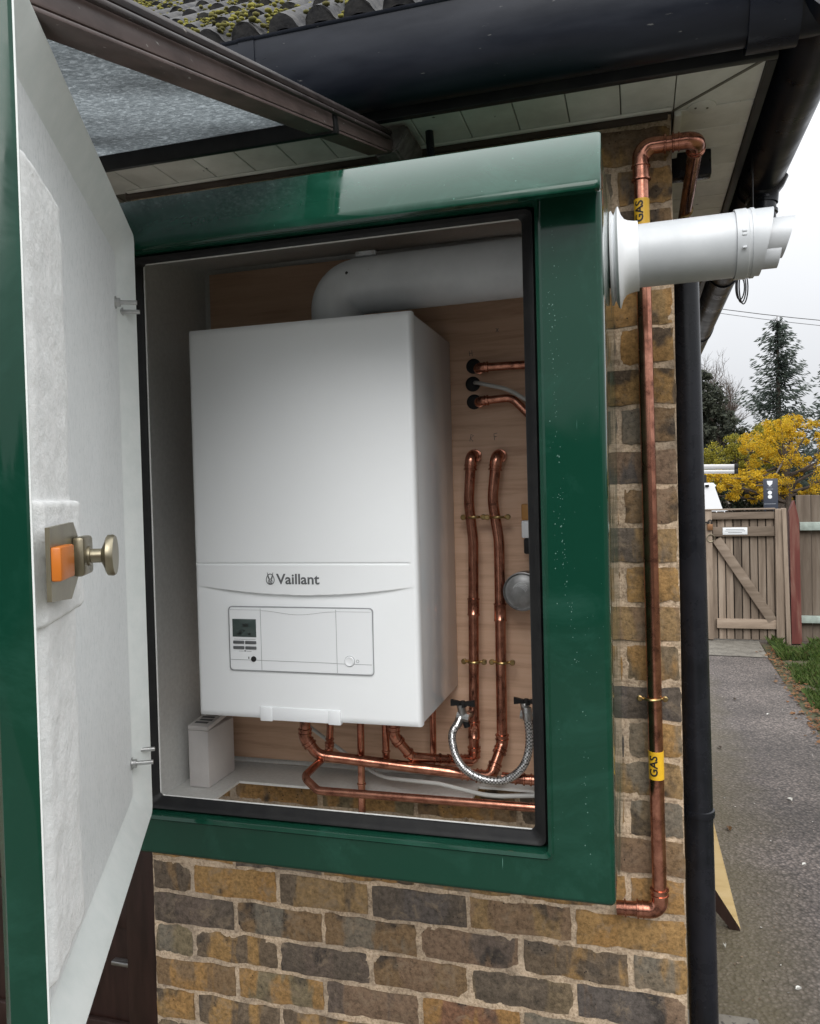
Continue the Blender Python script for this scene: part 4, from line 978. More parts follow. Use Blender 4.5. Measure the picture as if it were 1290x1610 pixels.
def gutter_run(p0, p1, out, parent, name='channel', R=.066, dp=.129, m='gutter'):
    """deep half-round channel; out is the horizontal direction away from the fascia"""
    bm = B(); out = Vector(out); n = 20; prof = [(-1.0 * R, 0.0)]
    prof = []
    for k in range(n + 1):
        a = math.pi * k / n; prof.append((-R * math.cos(a), -dp * math.sin(a) ** .8))
    prof += [(R + .003, .002), (R + .004, .006), (R, .008), (R - .003, .005)]
    inner = [(x * .95, z * .95 + .001) for x, z in prof[:n + 1]][::-1]
    full_ = prof + inner
    rg = []
    for p in (Vector(p0), Vector(p1)): rg.append([bm.verts.new(p + out * x + Vector((0, 0, z))) for x, z in full_])
    m_ = len(full_)
    for k in range(m_): bm.faces.new((rg[0][k], rg[0][(k + 1) % m_], rg[1][(k + 1) % m_], rg[1][k]))
    bm.faces.new(rg[0]); bm.faces.new(rg[1])
    return obj(name, bm, M[m], parent, sharp=50)
GYc = SY0 - .016 - .066; GZt = .858; GXc = SX1 + .014 + .066
ga = thing('gutter', 'long black plastic rain gutter along the front eaves across the top of the picture', 'gutter', (-.6, GYc, GZt - .1))
gutter_run((-2.4, GYc, GZt), (GXc + .0, GYc, GZt), (0, -1, 0), ga)
for xx in (-.69, -1.5):
    gutter_run((xx - .016, GYc, GZt), (xx + .016, GYc, GZt), (0, -1, 0), ga, 'union', .0685, .1315)
gutter_run((.185, GYc, GZt), (.262, GYc, GZt), (0, -1, 0), ga, 'union', .070, .141)
gb = thing('gutter', 'black plastic rain gutter running away along the right hand eaves', 'gutter', (GXc, 3.2, GZt - .1))
gutter_run((GXc, GYc - .066, GZt - .002), (GXc, 4.98, GZt - .002), (1, 0, 0), gb)
for yy in (2.25, 3.1, 4.2):
    gutter_run((GXc, yy - .02, GZt - .002), (GXc, yy + .02, GZt - .002), (1, 0, 0), gb, 'union', .0695, .134)
# outlet and swan neck into the downpipe
dp = thing('downpipe', 'tall black round downpipe with ribbed joints standing off the corner of the brick wall', 'downpipe', (.152, 2.12, GZ + .0))
DX, DY = .1215, 2.10; oy = 2.16
top = Vector((GXc, oy, GZt - .105)); nk = [top, top + Vector((0, 0, -.17)), Vector((DX, DY, .600)), Vector((DX, DY, .40)), Vector((.1365, DY, GZ + .02))]
nk[1] = top + Vector((-.004, 0, -.125))
bm = B(); tube(bm, roundpath(nk[:4], [0, .04, .05, 0], 8), .0335, 28); obj('swan_neck', bm, M['black'], dp, sharp=50)
for k in range(4):
    p = top + Vector((-.002, 0, -.03 - k * .032)); bm = B(); lathe(bm, p, (0, 0, -1), [(0, .034), (.002, .0375), (.010, .0375), (.012, .034)], 28); obj('rib', bm, M['black'], dp, sharp=40)
bm = B(); lathe(bm, top + Vector((0, 0, .012)), (0, 0, -1), [(0, .060), (.02, .050), (.035, .038), (.06, .036)], 28, caps=False); obj('outlet', bm, M['black'], dp, sharp=50)
bm = B(); tube(bm, [Vector((DX - .002, DY, .52)), Vector((.1365, DY, GZ + .02))], .0355, 32); obj('pipe_length', bm, M['black'], dp, sharp=50)
zc_ = P(1098, 1276, DY).z
for zz in (zc_,):
    bm = B(); lathe(bm, Vector((.1325, DY, zz - .010)), (0, 0, 1), [(0, .0345), (.001, .0375), (.009, .0385), (.018, .0375), (.020, .0345)], 28); box(bm, (.078, DY - .012, zz - .014), (.108, DY + .012, zz + .014), .002); obj('bracket', bm, M['black'], dp, sharp=40)
# black box on the side wall below the soffit
q = P(1087, 294, 2.14)
bm = B(); box(bm, (WX1 + .002, 1.865, .690), (.168, 1.90, .7445), .003); bxo = tag(obj('junction_box', bm, M['black'], None, loc=(.12, 1.88, .69)), 'small black square box behind the gas pipe bend under the right hand soffit', 'box')
# loop of black cable hanging below the gutter
c = P(1166, 452, 1.9); c.y = 1.9
bm = B()
for s, ex in ((.0, .9), (.004, 1.0), (-.003, .72)):
    tube(bm, [c + Vector((s + .009 * math.sin(a), .004 * math.cos(2 * a), .036 * ex * math.cos(a))) for a in [2 * math.pi * k / 24 for k in range(25)]], .0016, 6)
top_ = P(1166, 425, 1.9); tube(bm, [c + Vector((0, 0, .034)), Vector((c.x + .03, 1.93, .60)), Vector((SX1 + .03, 1.95, .75))], .0018, 6)
tag(obj('cable_loop', bm, M['wire'], None, loc=c), 'small coil of thin black cable hanging below the flue end', 'cable')

# roof slope and tiles
RP = math.radians(39); ty0, tz0 = GYc - .01, GZt + .020
rs = thing('tiled_roof', 'mossy grey ribbed tile roof just above the front gutter', 'roof', (-.6, 1.8, .9))
def roofpt(x, s, h=0.0): return Vector((x, ty0 + s * math.cos(RP) - h * math.sin(RP), tz0 + s * math.sin(RP) + h * math.cos(RP)))
bm = B(); prism(bm, [roofpt(-2.4, .02, -.03), roofpt(.26, .02, -.03), roofpt(-1.4, 2.6, -.03), roofpt(-2.4, 2.6, -.03)], (0, 0, -.02)); obj('roof_deck', bm, M['tile'], rs, smooth=False)
prism_pts = [Vector((.30, 1.46, .885)), Vector((.30, 4.9, .885)), Vector((-1.4, 4.9, 2.4)), roofpt(-1.4, 2.6, -.03)]
bm = B(); prism(bm, prism_pts, (0, 0, -.02)); obj('roof_deck', bm, M['tile'], rs, smooth=False)
TW = .152; TG = .165
def tile_mesh(seed):
    r = random.Random(seed); bm = B(); n = 28; Lt = TG + .05; rg = []
    for s_, lift in ((0, .014), (Lt, 0.0)):
        topv, bot = [], []
        for i in range(n + 1):
            x = TW * i / n; ph = (x / (TW / 2)) % 1.0; h = .030 * max(0.0, math.sin(math.pi * min(1, ph / .80))) ** .55 if ph < .80 else 0.0
            topv.append(Vector((x - TW / 2, s_ + r.uniform(-.002, .002), lift + h + .006))); bot.append(Vector((x - TW / 2, s_, lift - .006 + h * .55)))
        rg.append([bm.verts.new(v) for v in topv + bot[::-1]])
    m_ = len(rg[0])
    for k in range(m_): bm.faces.new((rg[0][k], rg[0][(k + 1) % m_], rg[1][(k + 1) % m_], rg[1][k]))
    bm.faces.new(rg[0]); bm.faces.new(rg[1]); bmesh.ops.recalc_face_normals(bm, faces=bm.faces)
    me = bpy.data.meshes.new('roof_tile'); bm.to_mesh(me); bm.free(); me.materials.append(M['tile']); me.polygons.foreach_set('use_smooth', [True] * len(me.polygons))
    try: me.set_sharp_from_angle(angle=math.radians(50))
    except Exception: pass
    return me
tms = [tile_mesh(s) for s in range(4)]
mossbm = B()
for rr in range(9):
    for cc in range(17):
        x = -2.18 + TW * (cc + .5) + (TW / 4 if rr % 2 else 0); s_ = rr * TG
        if x + TW / 2 > .30 - s_ * .62: continue
        o = bpy.data.objects.new('roof_tile', random.choice(tms)); C.objects.link(o); o.parent = rs
        o.location = roofpt(x, s_ - .015 + random.uniform(-.004, .004)) - ORG[rs.name]; o.rotation_euler = (RP, 0, random.uniform(-.01, .01))
        for q_ in range(150):
            if noise.noise(Vector((x * 3, s_ * 4, 5))) + random.uniform(-.35, .35) < -.16: continue
            u = random.choice((.45, .95)) * TW - TW / 2 + random.gauss(0, .014); v_ = random.uniform(0, TG)
            if x + u > .26 - (s_ + v_) * .68: continue
            c = roofpt(x + u, s_ + v_ - .01, .014 + random.uniform(0, .012) + min(.024, max(0, abs(u - round(u / (TW / 2)) * TW / 2) - .002) * 1.2)); r_ = random.uniform(.002, .0065)
            blob(mossbm, c, r_ * random.uniform(.9, 1.5), r_ * random.uniform(.9, 1.5), r_ * .7)
obj('moss', mossbm, M['moss'], rs, kind='stuff', smooth=True, sharp=180)

# ------------------------------------------------------------------ canopy over the cabinet door side
cn = thing('canopy', 'brown railed canopy of grey textured sheet sloping out from the wall at upper left', 'canopy', (-1.0, 1.0, .5))
SL = .288; BXc = -.474
def cz(y): return .693 + SL * (y - 1.5)
u_ = Vector((0, 1, SL)).normalized(); nrm = Vector((0, -SL, 1)).normalized()
def crail(x, y0, y1, wd, th, off, m, name, par=cn, bev=.003):
    bm = B(); a = Vector((x, y0, cz(y0))) + nrm * off; b = Vector((x, y1, cz(y1))) + nrm * off; bar(bm, a, b, wd, th, up=(0, 0, 1), bev=bev); return obj(name, bm, M[m], par)
rl = crail(BXc, .20, 1.53, .030, .030, .003, 'railflange', 'rail')
crail(BXc + .0035, .20, 1.53, .026, .013, .0245, 'brownrail', 'rail_cap', rl, .006)
crail(BXc + .0205, .20, 1.495, .008, .006, .010, 'brownrail', 'rail_bead', rl, .002)
crail(BXc - .006, .20, 1.49, .040, .004, -.0145, 'railflange', 'rail_flange', rl, .001)
bm = B(); n = 50; g = []
for j in range(2):
    for (yy) in ([.10, 1.2][j],):
        g.append([bm.verts.new(Vector((lerp(-.484, -2.0, i / n), yy, cz(yy) + .004)) ) for i in range(n + 1)])
for i in range(n): bm.faces.new((g[0][i], g[0][i + 1], g[1][i + 1], g[1][i]))
r_ = bmesh.ops.extrude_face_region(bm, geom=list(bm.faces)); bmesh.ops.translate(bm, verts=[v for v in r_['geom'] if isinstance(v, bmesh.types.BMVert)], vec=(0, 0, .005))
obj('glazing_sheet', bm, M['sheet'], cn, smooth=False)
a = Vector((-.455, 1.205, cz(1.205) - .003)); bm = B(); bar(bm, a, a + Vector((-1.7, 0, 0)), .018, .036, up=nrm, bev=.003); obj('head_channel', bm, M['seal'], cn)
bm = B(); prism(bm, [(-.497, 1.525, .683), (-.452, 1.525, .690), (-.425, 1.525, .728), (-.430, 1.525, .740), (-.497, 1.525, .740)], (0, .12, 0)); bmesh.ops.bevel(bm, geom=list(bm.edges), offset=.004, segments=2, affect='EDGES'); obj('wall_bracket', bm, mat('grey_mortar_fillet', (0.09, 0.075, 0.07), (0.20, 0.18, 0.17), rough=0.9, scale=40, bmp=0.8), cn)
bm = B(); bar(bm, (-.49, .12, cz(.12) - .03), (-2.0, .12, cz(.12) - .03), .03, .04); obj('front_rail', bm, M['brownrail'], cn)

# ------------------------------------------------------------------ things on the path
pl = thing('leaning_board', 'pale wooden board with a dark end leaning on the wall behind the downpipe', 'board', (.3, 2.95, GZ))
bm = B(); A_ = P(1165, 1462, 2.93); A_.z = max(A_.z, GZ + .004); B_ = P(1080, 1128, 2.93); C_ = P(1073, 1128, 2.93); D_ = P(1076, 1322, 2.93)
lean = Vector((0, .03, 0))
prism(bm, [A_, B_ + lean, C_ + lean, D_], (0, .02, 0)); obj('board_face', bm, M['newply'], pl, smooth=False)
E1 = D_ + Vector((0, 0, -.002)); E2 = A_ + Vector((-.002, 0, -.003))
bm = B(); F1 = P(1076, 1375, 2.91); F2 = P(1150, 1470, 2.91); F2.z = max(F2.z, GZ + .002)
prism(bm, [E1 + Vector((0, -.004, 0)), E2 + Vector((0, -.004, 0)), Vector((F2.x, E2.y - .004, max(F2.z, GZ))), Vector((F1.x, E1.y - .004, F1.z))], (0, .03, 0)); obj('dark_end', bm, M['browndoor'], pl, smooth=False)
bm = B(); q = PZ(1130, 1592, GZ + .05); box(bm, (.06, 2.16, GZ), (q.x + .105, q.y - .0, GZ + .05), .006)
tag(obj('gully_kerb', bm, M['concrete'], None, loc=(.15, 2.3, GZ)), 'low dark concrete kerb round the drain at the foot of the downpipe', 'kerb')
def leaf(px, py, size, m, lab, cat='leaf', nm='fallen_leaf'):
    c = PZ(px, py, GZ + .004); bm = B(); n = 8; a0 = random.uniform(0, 6)
    pts_ = [c + Vector((math.cos(a0) * math.cos(t) * size - math.sin(a0) * math.sin(t) * size * .45, math.sin(a0) * math.cos(t) * size + math.cos(a0) * math.sin(t) * size * .45, .004 + .012 * abs(math.sin(t)) * random.uniform(.5, 1))) for t in [2 * math.pi * k / n for k in range(n)]]
    cv = bm.verts.new(c + Vector((0, 0, .002))); vs = [bm.verts.new(p) for p in pts_]
    for k in range(n): bm.faces.new((cv, vs[k], vs[(k + 1) % n]))
    tag(obj(nm, bm, m, None, loc=c), lab, cat)
leaf(1147, 1304, .024, M['fallen'], 'rusty brown leaf lying on the path near the downpipe bracket')
leaf(1155, 1100, .022, M['soil'], 'dark curled leaf lying alone on the upper path')
leaf(1132, 1176, .022, M['soil'], 'dark curled leaf on the path beside the downpipe')
for px, py, sz, lab in ((1242, 1258, .020, 'largest of the pale chips on the path, towards its right side'), (1256, 1557, .010, 'small pale chip low on the path near the picture corner'), (1140, 1489, .010, 'small pale chip on the path just below the leaning board'), (1208, 1124, .014, 'small pale chip high up the path'), (1265, 1361, .010, 'small pale chip right of the middle of the path')):
    leaf(px, py, sz, M['lightchip'], lab, 'chip', 'pale_chip')
bm = B()
for k in range(420):
    c = Vector((random.uniform(.16, 1.05), random.uniform(2.0, 8.0), GZ + .0025)); s = random.uniform(.002, .006); a = random.uniform(0, 6.28)
    p = [c + Vector((math.cos(a + b) * s * f, math.sin(a + b) * s * f, random.uniform(.0, .003))) for b, f in ((0, 1), (1.57, .7), (3.14, 1), (4.71, .7))]
    bm.faces.new([bm.verts.new(v) for v in p])
tag(obj('path_grit', bm, leafmat('grit', [(0.3, 0.27, 0.22), (0.05, 0.04, 0.03), (0.2, 0.13, 0.08), (0.45, 0.43, 0.4), (0.04, 0.035, 0.03)], .8, 0), smooth=False), 'fine crumbs and grit scattered over the path', 'grit', kind='stuff')
# grit and litter along the path edge
bm = B()
for k in range(900):
    t = random.random(); y = 1.8 + t * 6.4; x = lerp(1.12, 1.02, min(1, y / 5.2)) if y < 5.2 else lerp(1.02, 1.14, (y - 5.2) / 3.2)
    c = Vector((x + random.gauss(.06, .05), y, GZ + .004)); s = random.uniform(.010, .026); a = random.uniform(0, 6.28)
    p = [c + Vector((math.cos(a + b) * s * f, math.sin(a + b) * s * f, random.uniform(.0, .014))) for b, f in ((0, 1), (1.57, .5), (3.14, 1), (4.71, .5))]
    bm.faces.new([bm.verts.new(v) for v in p])
tag(obj('leaf_litter', bm, M['fallen'], smooth=False), 'brown dead leaves strewn along the right edge of the path', 'leaves', kind='stuff')
bm = B()
for k in range(32000):
    y = 2.5 + 6.0 * random.random() ** .9; e0 = 1.05 if y < 5.2 else 1.05 + (y - 5.2) * .035
    x = e0 + .06 + abs(random.gauss(0, .75)) + .04 * noise.noise(Vector((0, y * 3, 0)))
    if noise.noise(Vector((x * 3.2, y * 2.2, 3))) < -.28: continue
    h = random.uniform(.02, .065) * (1.4 if y > 7.6 else 1); a = random.uniform(0, 6.28); wd = random.uniform(.003, .007); ln = random.uniform(.2, .9) * h
    b0 = Vector((x, y, GZ - .006)); s = Vector((math.cos(a), math.sin(a), 0)); t2 = Vector((-s.y, s.x, 0))
    v = [bm.verts.new(b0 - s * wd), bm.verts.new(b0 + s * wd), bm.verts.new(b0 + t2 * ln * .4 + Vector((0, 0, h * .7)) + s * wd * .6), bm.verts.new(b0 + t2 * ln + Vector((0, 0, h)))]
    bm.faces.new(v)
tag(obj('grass', bm, M['grass'], smooth=False), 'rough green grass and weeds growing right of the path', 'grass', kind='stuff')

# ------------------------------------------------------------------ gate and fence
GT = 8.5
def gx_(px, py=900): return P(px, py, GT).x
def gz_(py, px=1170): return P(px, py, GT).z
gate = thing('wooden_gate', 'weathered ledged and braced timber gate closing the far end of the path', 'gate', (gx_(1165), GT, GZ))
zt, zb_ = gz_(802), gz_(1006)
xl, xr = gx_(1104), gx_(1219)
n = 9; pw = (xr - xl) / n
for k in range(n):
    bm = B(); box(bm, (xl + k * pw + .005, GT + .02 + (k % 2) * .004, zb_), (xl + (k + 1) * pw - .004, GT + .040 + (k % 2) * .004, zt - random.uniform(.0, .01)), .003, seg=1); obj('plank', bm, M['gatewood'], gate, sharp=30)
for (pt, pb_, a, b) in ((805, 816, 1104, 1219), (828, 843, 1122, 1219), (973, 988, 1126, 1222)):
    bm = B(); box(bm, (gx_(a), GT - .018, gz_(pb_)), (gx_(b), GT + .0195, gz_(pt)), .004); obj('ledge', bm, M['gaterail'], gate)
bm = B(); box(bm, (xl, GT + .048, zb_), (xr + .02, GT + .056, zt - .02)); obj('backing', bm, M['dark'], gate)
bm = B(); box(bm, (gx_(1106), GT - .022, zb_), (gx_(1121), GT + .019, zt), .004); obj('stile', bm, M['gatewood'], gate)
bm = B(); bar(bm, P(1127, 848, GT - .002), P(1215, 976, GT - .002), .034, .092, up=(0, 0, 1), bev=.004); obj('brace', bm, M['gaterail'], gate)
bm = B(); box(bm, (xl, GT - .03, zt + .001), (xr + .01, GT + .05, zt + .016), .004); obj('capping', bm, M['gaterail'], gate)
q = P(1156, 835, GT - .022); bm = B(); box(bm, (q.x - .115, GT - .024, q.z - .036), (q.x + .115, GT - .0185, q.z + .036), .002); pq = obj('notice_plate', bm, M['signwhite'], gate)
bm = B()
for k, wv in enumerate((.17, .19, .13)): box(bm, (q.x - wv / 2, GT - .0252, q.z + .016 - k * .016), (q.x + wv / 2, GT - .0245, q.z + .020 - k * .016))
obj('notice_print', bm, M['logo'], pq, smooth=False)
q = P(1116, 826, GT - .04); bm = B(); box(bm, q + Vector((-.022, -.01, -.05)), q + Vector((.03, .012, .012)), .006); pk = obj('padlock', bm, mat('rusty_brass', (0.22, 0.11, 0.05), rough=0.5, metal=0.5), gate)
bm = B(); tube(bm, [q + Vector((-.014, 0, .01)), q + Vector((-.012, 0, .045)), q + Vector((.006, 0, .055)), q + Vector((.02, 0, .045)), q + Vector((.021, 0, .01))], .006, 8); tube(bm, [q + Vector((-.09, 0, .03)), q + Vector((.0, 0, .032))], .007, 8); obj('shackle', bm, M['seal'], gate)
q = P(1118, 846, GT - .03); bm = B(); tube(bm, [q + Vector((.036 * math.cos(a), 0, .036 * math.sin(a))) for a in [2 * math.pi * k / 20 for k in range(21)]], .0045, 6); obj('ring_handle', bm, M['bronze'], gate)
def post(px0, px1, pyt, label, m, dy=0.0, lean=0.0, point=False):
    a, b = gx_(px0), gx_(px1); z1 = gz_(pyt); bm = B(); vs = box(bm, (a, GT - .04 + dy, GZ - .01), (b, GT + .05 + dy, z1), .006)
    for v in vs:
        v.co.x += lean * (v.co.z - GZ)
        if point and v.co.z > z1 - .03: v.co.z += .0
    t = obj('fence_post', bm, M[m], None, loc=((a + b) / 2, GT, GZ)); tag(t, label, 'post')
    return t
post(1219.5, 1232.5, 801, 'square timber gate post at the right side of the gate', 'gatewood')
post(1234, 1241, 800, 'slim timber post between the gate post and the red post', 'gatewood', dy=-.03, lean=-.02)
bm = B(); a, b = gx_(1242), gx_(1258); z1 = gz_(790); prism(bm, [(a, GT - .06, GZ), (b + .0, GT - .06, GZ), (b - .01, GT - .06, z1 - .18), (b - .05, GT - .06, z1 + .01), (a + .035, GT - .06, z1 - .0), (a - .005, GT - .06, z1 - .10)], (0, .1, 0)); tag(obj('fence_post', bm, M['redpost'], None, loc=((a + b) / 2, GT, GZ)), 'dark red stained post with a worn pointed top beside the gate', 'post')
fn_ = thing('board_fence', 'grey vertical board fence with pale green rails right of the red post', 'fence', (gx_(1300), GT + .1, GZ))
x = gx_(1255); k = 0
while x < 5.5:
    wv = .135; zt2 = gz_(783) + random.uniform(-.02, .03); bm = B(); box(bm, (x + .003, GT + .06 + (k % 2) * .012, GZ), (x + wv - .002, GT + .08 + (k % 2) * .012, zt2), .003, seg=1); obj('plank', bm, M['gatewood'], fn_, sharp=30); x += wv; k += 1
for pa, pb_ in ((821, 834), (969, 980)):
    bm = B(); box(bm, (gx_(1259), GT + .0, gz_(pb_, 1275)), (5.5, GT + .058, gz_(pa, 1275)), .004); obj('rail', bm, M['greenrail'], fn_)
# ------------------------------------------------------------------ beyond the gate
VY = 14.0
van = thing('white_van', 'white van behind the gate with only its upper cab showing', 'van', (P(1080, 800, VY).x, VY, GZ))
def vp(px, py): q = P(px, py, VY); return (q.x, q.z)
prof = [(gx, gz__) for gx, gz__ in (vp(800, 764), vp(1122, 759), vp(1127, 764), vp(1134, 803))]
x3 = prof[3][0]; z3 = prof[3][1]
poly = [prof[0], prof[1], prof[2], prof[3], (x3 + .75, z3 - .22), (x3 + .86, z3 - .5), (x3 + .86, GZ + .35), (prof[0][0], GZ + .35)]
bm = B(); prism(bm, [(a, VY, b) for a, b in poly], (0, 1.8, 0)); bmesh.ops.bevel(bm, geom=[e for e in bm.edges if abs((e.verts[0].co - e.verts[1].co).y) < .1 and abs(e.verts[0].co.y - VY) < .1], offset=.03, segments=2, affect='EDGES'); obj('body', bm, M['vanwhite'], van)
bm = B(); prism(bm, [(x3 - 1.3, VY - .008, z3 - .1), (x3 - .62, VY - .008, z3 - .1), (x3 - .62, VY - .008, z3 + .25), (x3 - 1.25, VY - .008, z3 + .25)], (0, .004, 0)); 
wn = obj('side_window', bm, mat('dark_glass', (0.02, 0.025, 0.03), rough=0.08), van, smooth=False)
for wx in (x3 + .2, x3 - 2.3):
    bm = B(); lathe(bm, (wx, VY - .02, GZ + .32), (0, 1, 0), [(0, .2), (.0, .32), (.2, .32), (.2, .2)], 28); wl = obj('wheel', bm, M['tyre'], van)
for (px) in (1112,):
    q = P(px, 761, VY - .02); bm = B(); box(bm, (q.x - .03, VY - .03, q.z - .05), (q.x + .03, VY - .0, q.z - .01), .004); obj('roof_hook', bm, M['seal'], van)
    bm = B(); box(bm, (q.x - .02, VY + .3, q.z - .02), (q.x + .02, VY + .34, P(px, 746, VY).z), .003); box(bm, (q.x - .02, VY + 1.5, q.z - .02), (q.x + .02, VY + 1.54, P(px, 746, VY).z), .003); obj('roof_bar', bm, M['seal'], van)
ld = thing('ladder', 'folded aluminium ladder lying on the roof of the white van', 'ladder', (P(1100, 740, VY).x, VY + .3, P(1100, 745, VY).z))
for pyt, pyb in ((730, 737), (738.5, 744)):
    for dy in (.32, .72):
        a = P(940, (pyt + pyb) / 2 + 1.5, VY + dy); b = P(1155 if dy < .5 else 1152, (pyt + pyb) / 2 + .3, VY + dy); h_ = (pyb - pyt) / 1240 * 14.4
        bm = B(); bar(bm, a, b, .03, h_, bev=.006); obj('ladder_rail', bm, M['alu'], ld)
        for e_ in (b,):
            bm = B(); bar(bm, e_ + Vector((.0, 0, 0)), e_ + Vector((.06, 0, 0)), .04, h_ * 1.2, bev=.006); obj('rubber_foot', bm, M['seal'], ld)
    for k in range(8):
        q = P(1135 - 25 * k, (pyt + pyb) / 2 + 1, VY + .32); bm = B(); tube(bm, [q, q + Vector((0, .4, 0))], .018, 8); obj('rung', bm, M['alu'], ld)
SYs = 17.5; a = P(1201, 753, SYs); b = P(1224, 797, SYs)
sg = thing('totem_sign', 'dark navy sign with white shield and two white discs before the yellow tree', 'sign', ((a.x + b.x) / 2, SYs, GZ))
bm = B(); box(bm, (a.x, SYs, GZ - .0), (b.x, SYs + .10, a.z), .006); obj('panel', bm, M['navy'], sg)
cx = (a.x + b.x) / 2 - .02; s_ = (b.x - a.x)
def sy(py): return P(1212, py, SYs).z
bm = B(); prism(bm, [(cx - .055, SYs - .004, sy(756)), (cx + .055, SYs - .004, sy(756)), (cx + .045, SYs - .004, sy(761)), (cx, SYs - .004, sy(764.5)), (cx - .045, SYs - .004, sy(761))], (0, .003, 0)); obj('shield_mark', bm, M['signwhite'], sg, smooth=False)
for py in (774.5, 781): 
    bm = B(); lathe(bm, (cx, SYs - .001, sy(py)), (0, -1, 0), [(0, .040), (.003, .040)], 20); obj('white_disc', bm, M['signwhite'], sg)
bm = B()
for py, w_, h_ in ((769.3, .12, .010), (792.5, .22, .008), (765.8, .07, .008)): box(bm, (cx - w_ / 2, SYs - .004, sy(py)), (cx + w_ / 2, SYs - .001, sy(py) + h_))
obj('lettering_line', bm, mat('sign_grey', (0.3, 0.32, 0.35), rough=0.6), sg, smooth=False)
# hedge of clipped russet leaves, low dark hut behind it
def leaves(bm, c, rad, n, size, squash=(1, 1, 1), shell=.35, clump=None):
    for _ in range(n):
        d_ = Vector((random.gauss(0, 1), random.gauss(0, 1), random.gauss(0, 1))).normalized(); rr = random.random() ** shell
        p = Vector(c) + Vector((d_.x * rad * squash[0], d_.y * rad * squash[1], d_.z * rad * squash[2])) * rr
        a = Vector((random.gauss(0, 1), random.gauss(0, 1), random.gauss(0, 1))).normalized() * size * random.uniform(.6, 1.3); b_ = a.orthogonal().normalized() * size * .55
        b_ = Matrix.Rotation(random.uniform(0, 6.28), 3, a.normalized()) @ b_
        bm.faces.new([bm.verts.new(p - a), bm.verts.new(p + b_), bm.verts.new(p + a), bm.verts.new(p - b_)])
M['russet'] = leafmat('russet_leaves', [(0.12, 0.04, 0.015), (0.22, 0.09, 0.02), (0.20, 0.14, 0.03), (0.07, 0.06, 0.02)])
M['darkleaf'] = leafmat('dark_leaves', [(0.018, 0.026, 0.014), (0.03, 0.04, 0.02), (0.012, 0.018, 0.012)], .6, .1)
M['yellowleaf'] = leafmat('yellow_leaves', [(0.42, 0.27, 0.015), (0.62, 0.40, 0.02), (0.70, 0.47, 0.04), (0.34, 0.27, 0.03), (0.55, 0.31, 0.015)], .6, .45)
M['oliveleaf'] = leafmat('olive_yellow_leaves', [(0.12, 0.13, 0.025), (0.24, 0.22, 0.03), (0.36, 0.30, 0.03), (0.09, 0.10, 0.03)], .6, .35)
M['needle'] = leafmat('conifer_needles', [(0.022, 0.032, 0.026), (0.034, 0.048, 0.038), (0.05, 0.062, 0.046)], .7, .1)
M['greyever'] = leafmat('grey_green_leaves', [(0.030, 0.036, 0.028), (0.045, 0.052, 0.036), (0.065, 0.07, 0.05)], .7, .15)
hd = thing('hedge', 'low clipped russet hedge just above the top of the gate', 'hedge', (P(1160, 800, 16.5).x, 16.5, GZ))
bm = B(); zt3 = P(1160, 787, 16.5).z
for _ in range(9000):
    p = Vector((random.uniform(4.5, 12), 16.5 + random.uniform(0, .7), random.uniform(GZ, zt3))); leaves(bm, p, .01, 1, .035)
obj('hedge_leaves', bm, M['russet'], hd, smooth=False)
bm = B(); box(bm, (4.5, 16.65, GZ), (12, 17.0, zt3 - .06)); obj('hedge_core', bm, M['darkleaf'], hd, smooth=False)

def tree(name, label, base, trunk_h, trunk_r, blobs, m, size, limbs=6, group=None):
    t = thing(name, label, 'tree', base, group); b0 = Vector(base)
    bm = B(); tp = b0 + Vector((random.uniform(-.1, .1), 0, trunk_h)); tube(bm, [b0, b0.lerp(tp, .5) + Vector((.04, 0, 0)), tp], [trunk_r, trunk_r * .8, trunk_r * .45], 10)
    for i in range(limbs):
        c, r = random.choice(blobs)[:2]; s = b0.lerp(tp, random.uniform(.45, .95)); e = Vector(c) + Vector((random.gauss(0, r * .4), random.gauss(0, r * .4), random.gauss(0, r * .4))); mid = s.lerp(e, .5) + Vector((0, 0, .15 * r)); tube(bm, [s, mid, e], [trunk_r * .4, trunk_r * .25, trunk_r * .08], 6)
    obj('trunk', bm, M['bark'], t)
    bm = B()
    for c, r, n_ in blobs: leaves(bm, c, r, n_, size, (1, 1, .85), .45)
    obj('crown', bm, m, t, smooth=False); return t
def blobfield(pxy, Y, n_each, jitter=.6):
    out = []
    for px, py, rp_ in pxy:
        c = P(px, py, Y + random.uniform(-jitter, jitter)); out.append((c, rp_ / 1240 * Y * 1.05, n_each))
    return out
def clumps(boxpx, Y, n, rpx, cnt, keep=lambda x, y: True):
    o = []
    while len(o) < n:
        x = random.uniform(boxpx[0], boxpx[2]); y = random.uniform(boxpx[1], boxpx[3])
        if keep(x, y): o.append((x, y, random.uniform(*rpx)))
    return blobfield(o, Y, cnt)
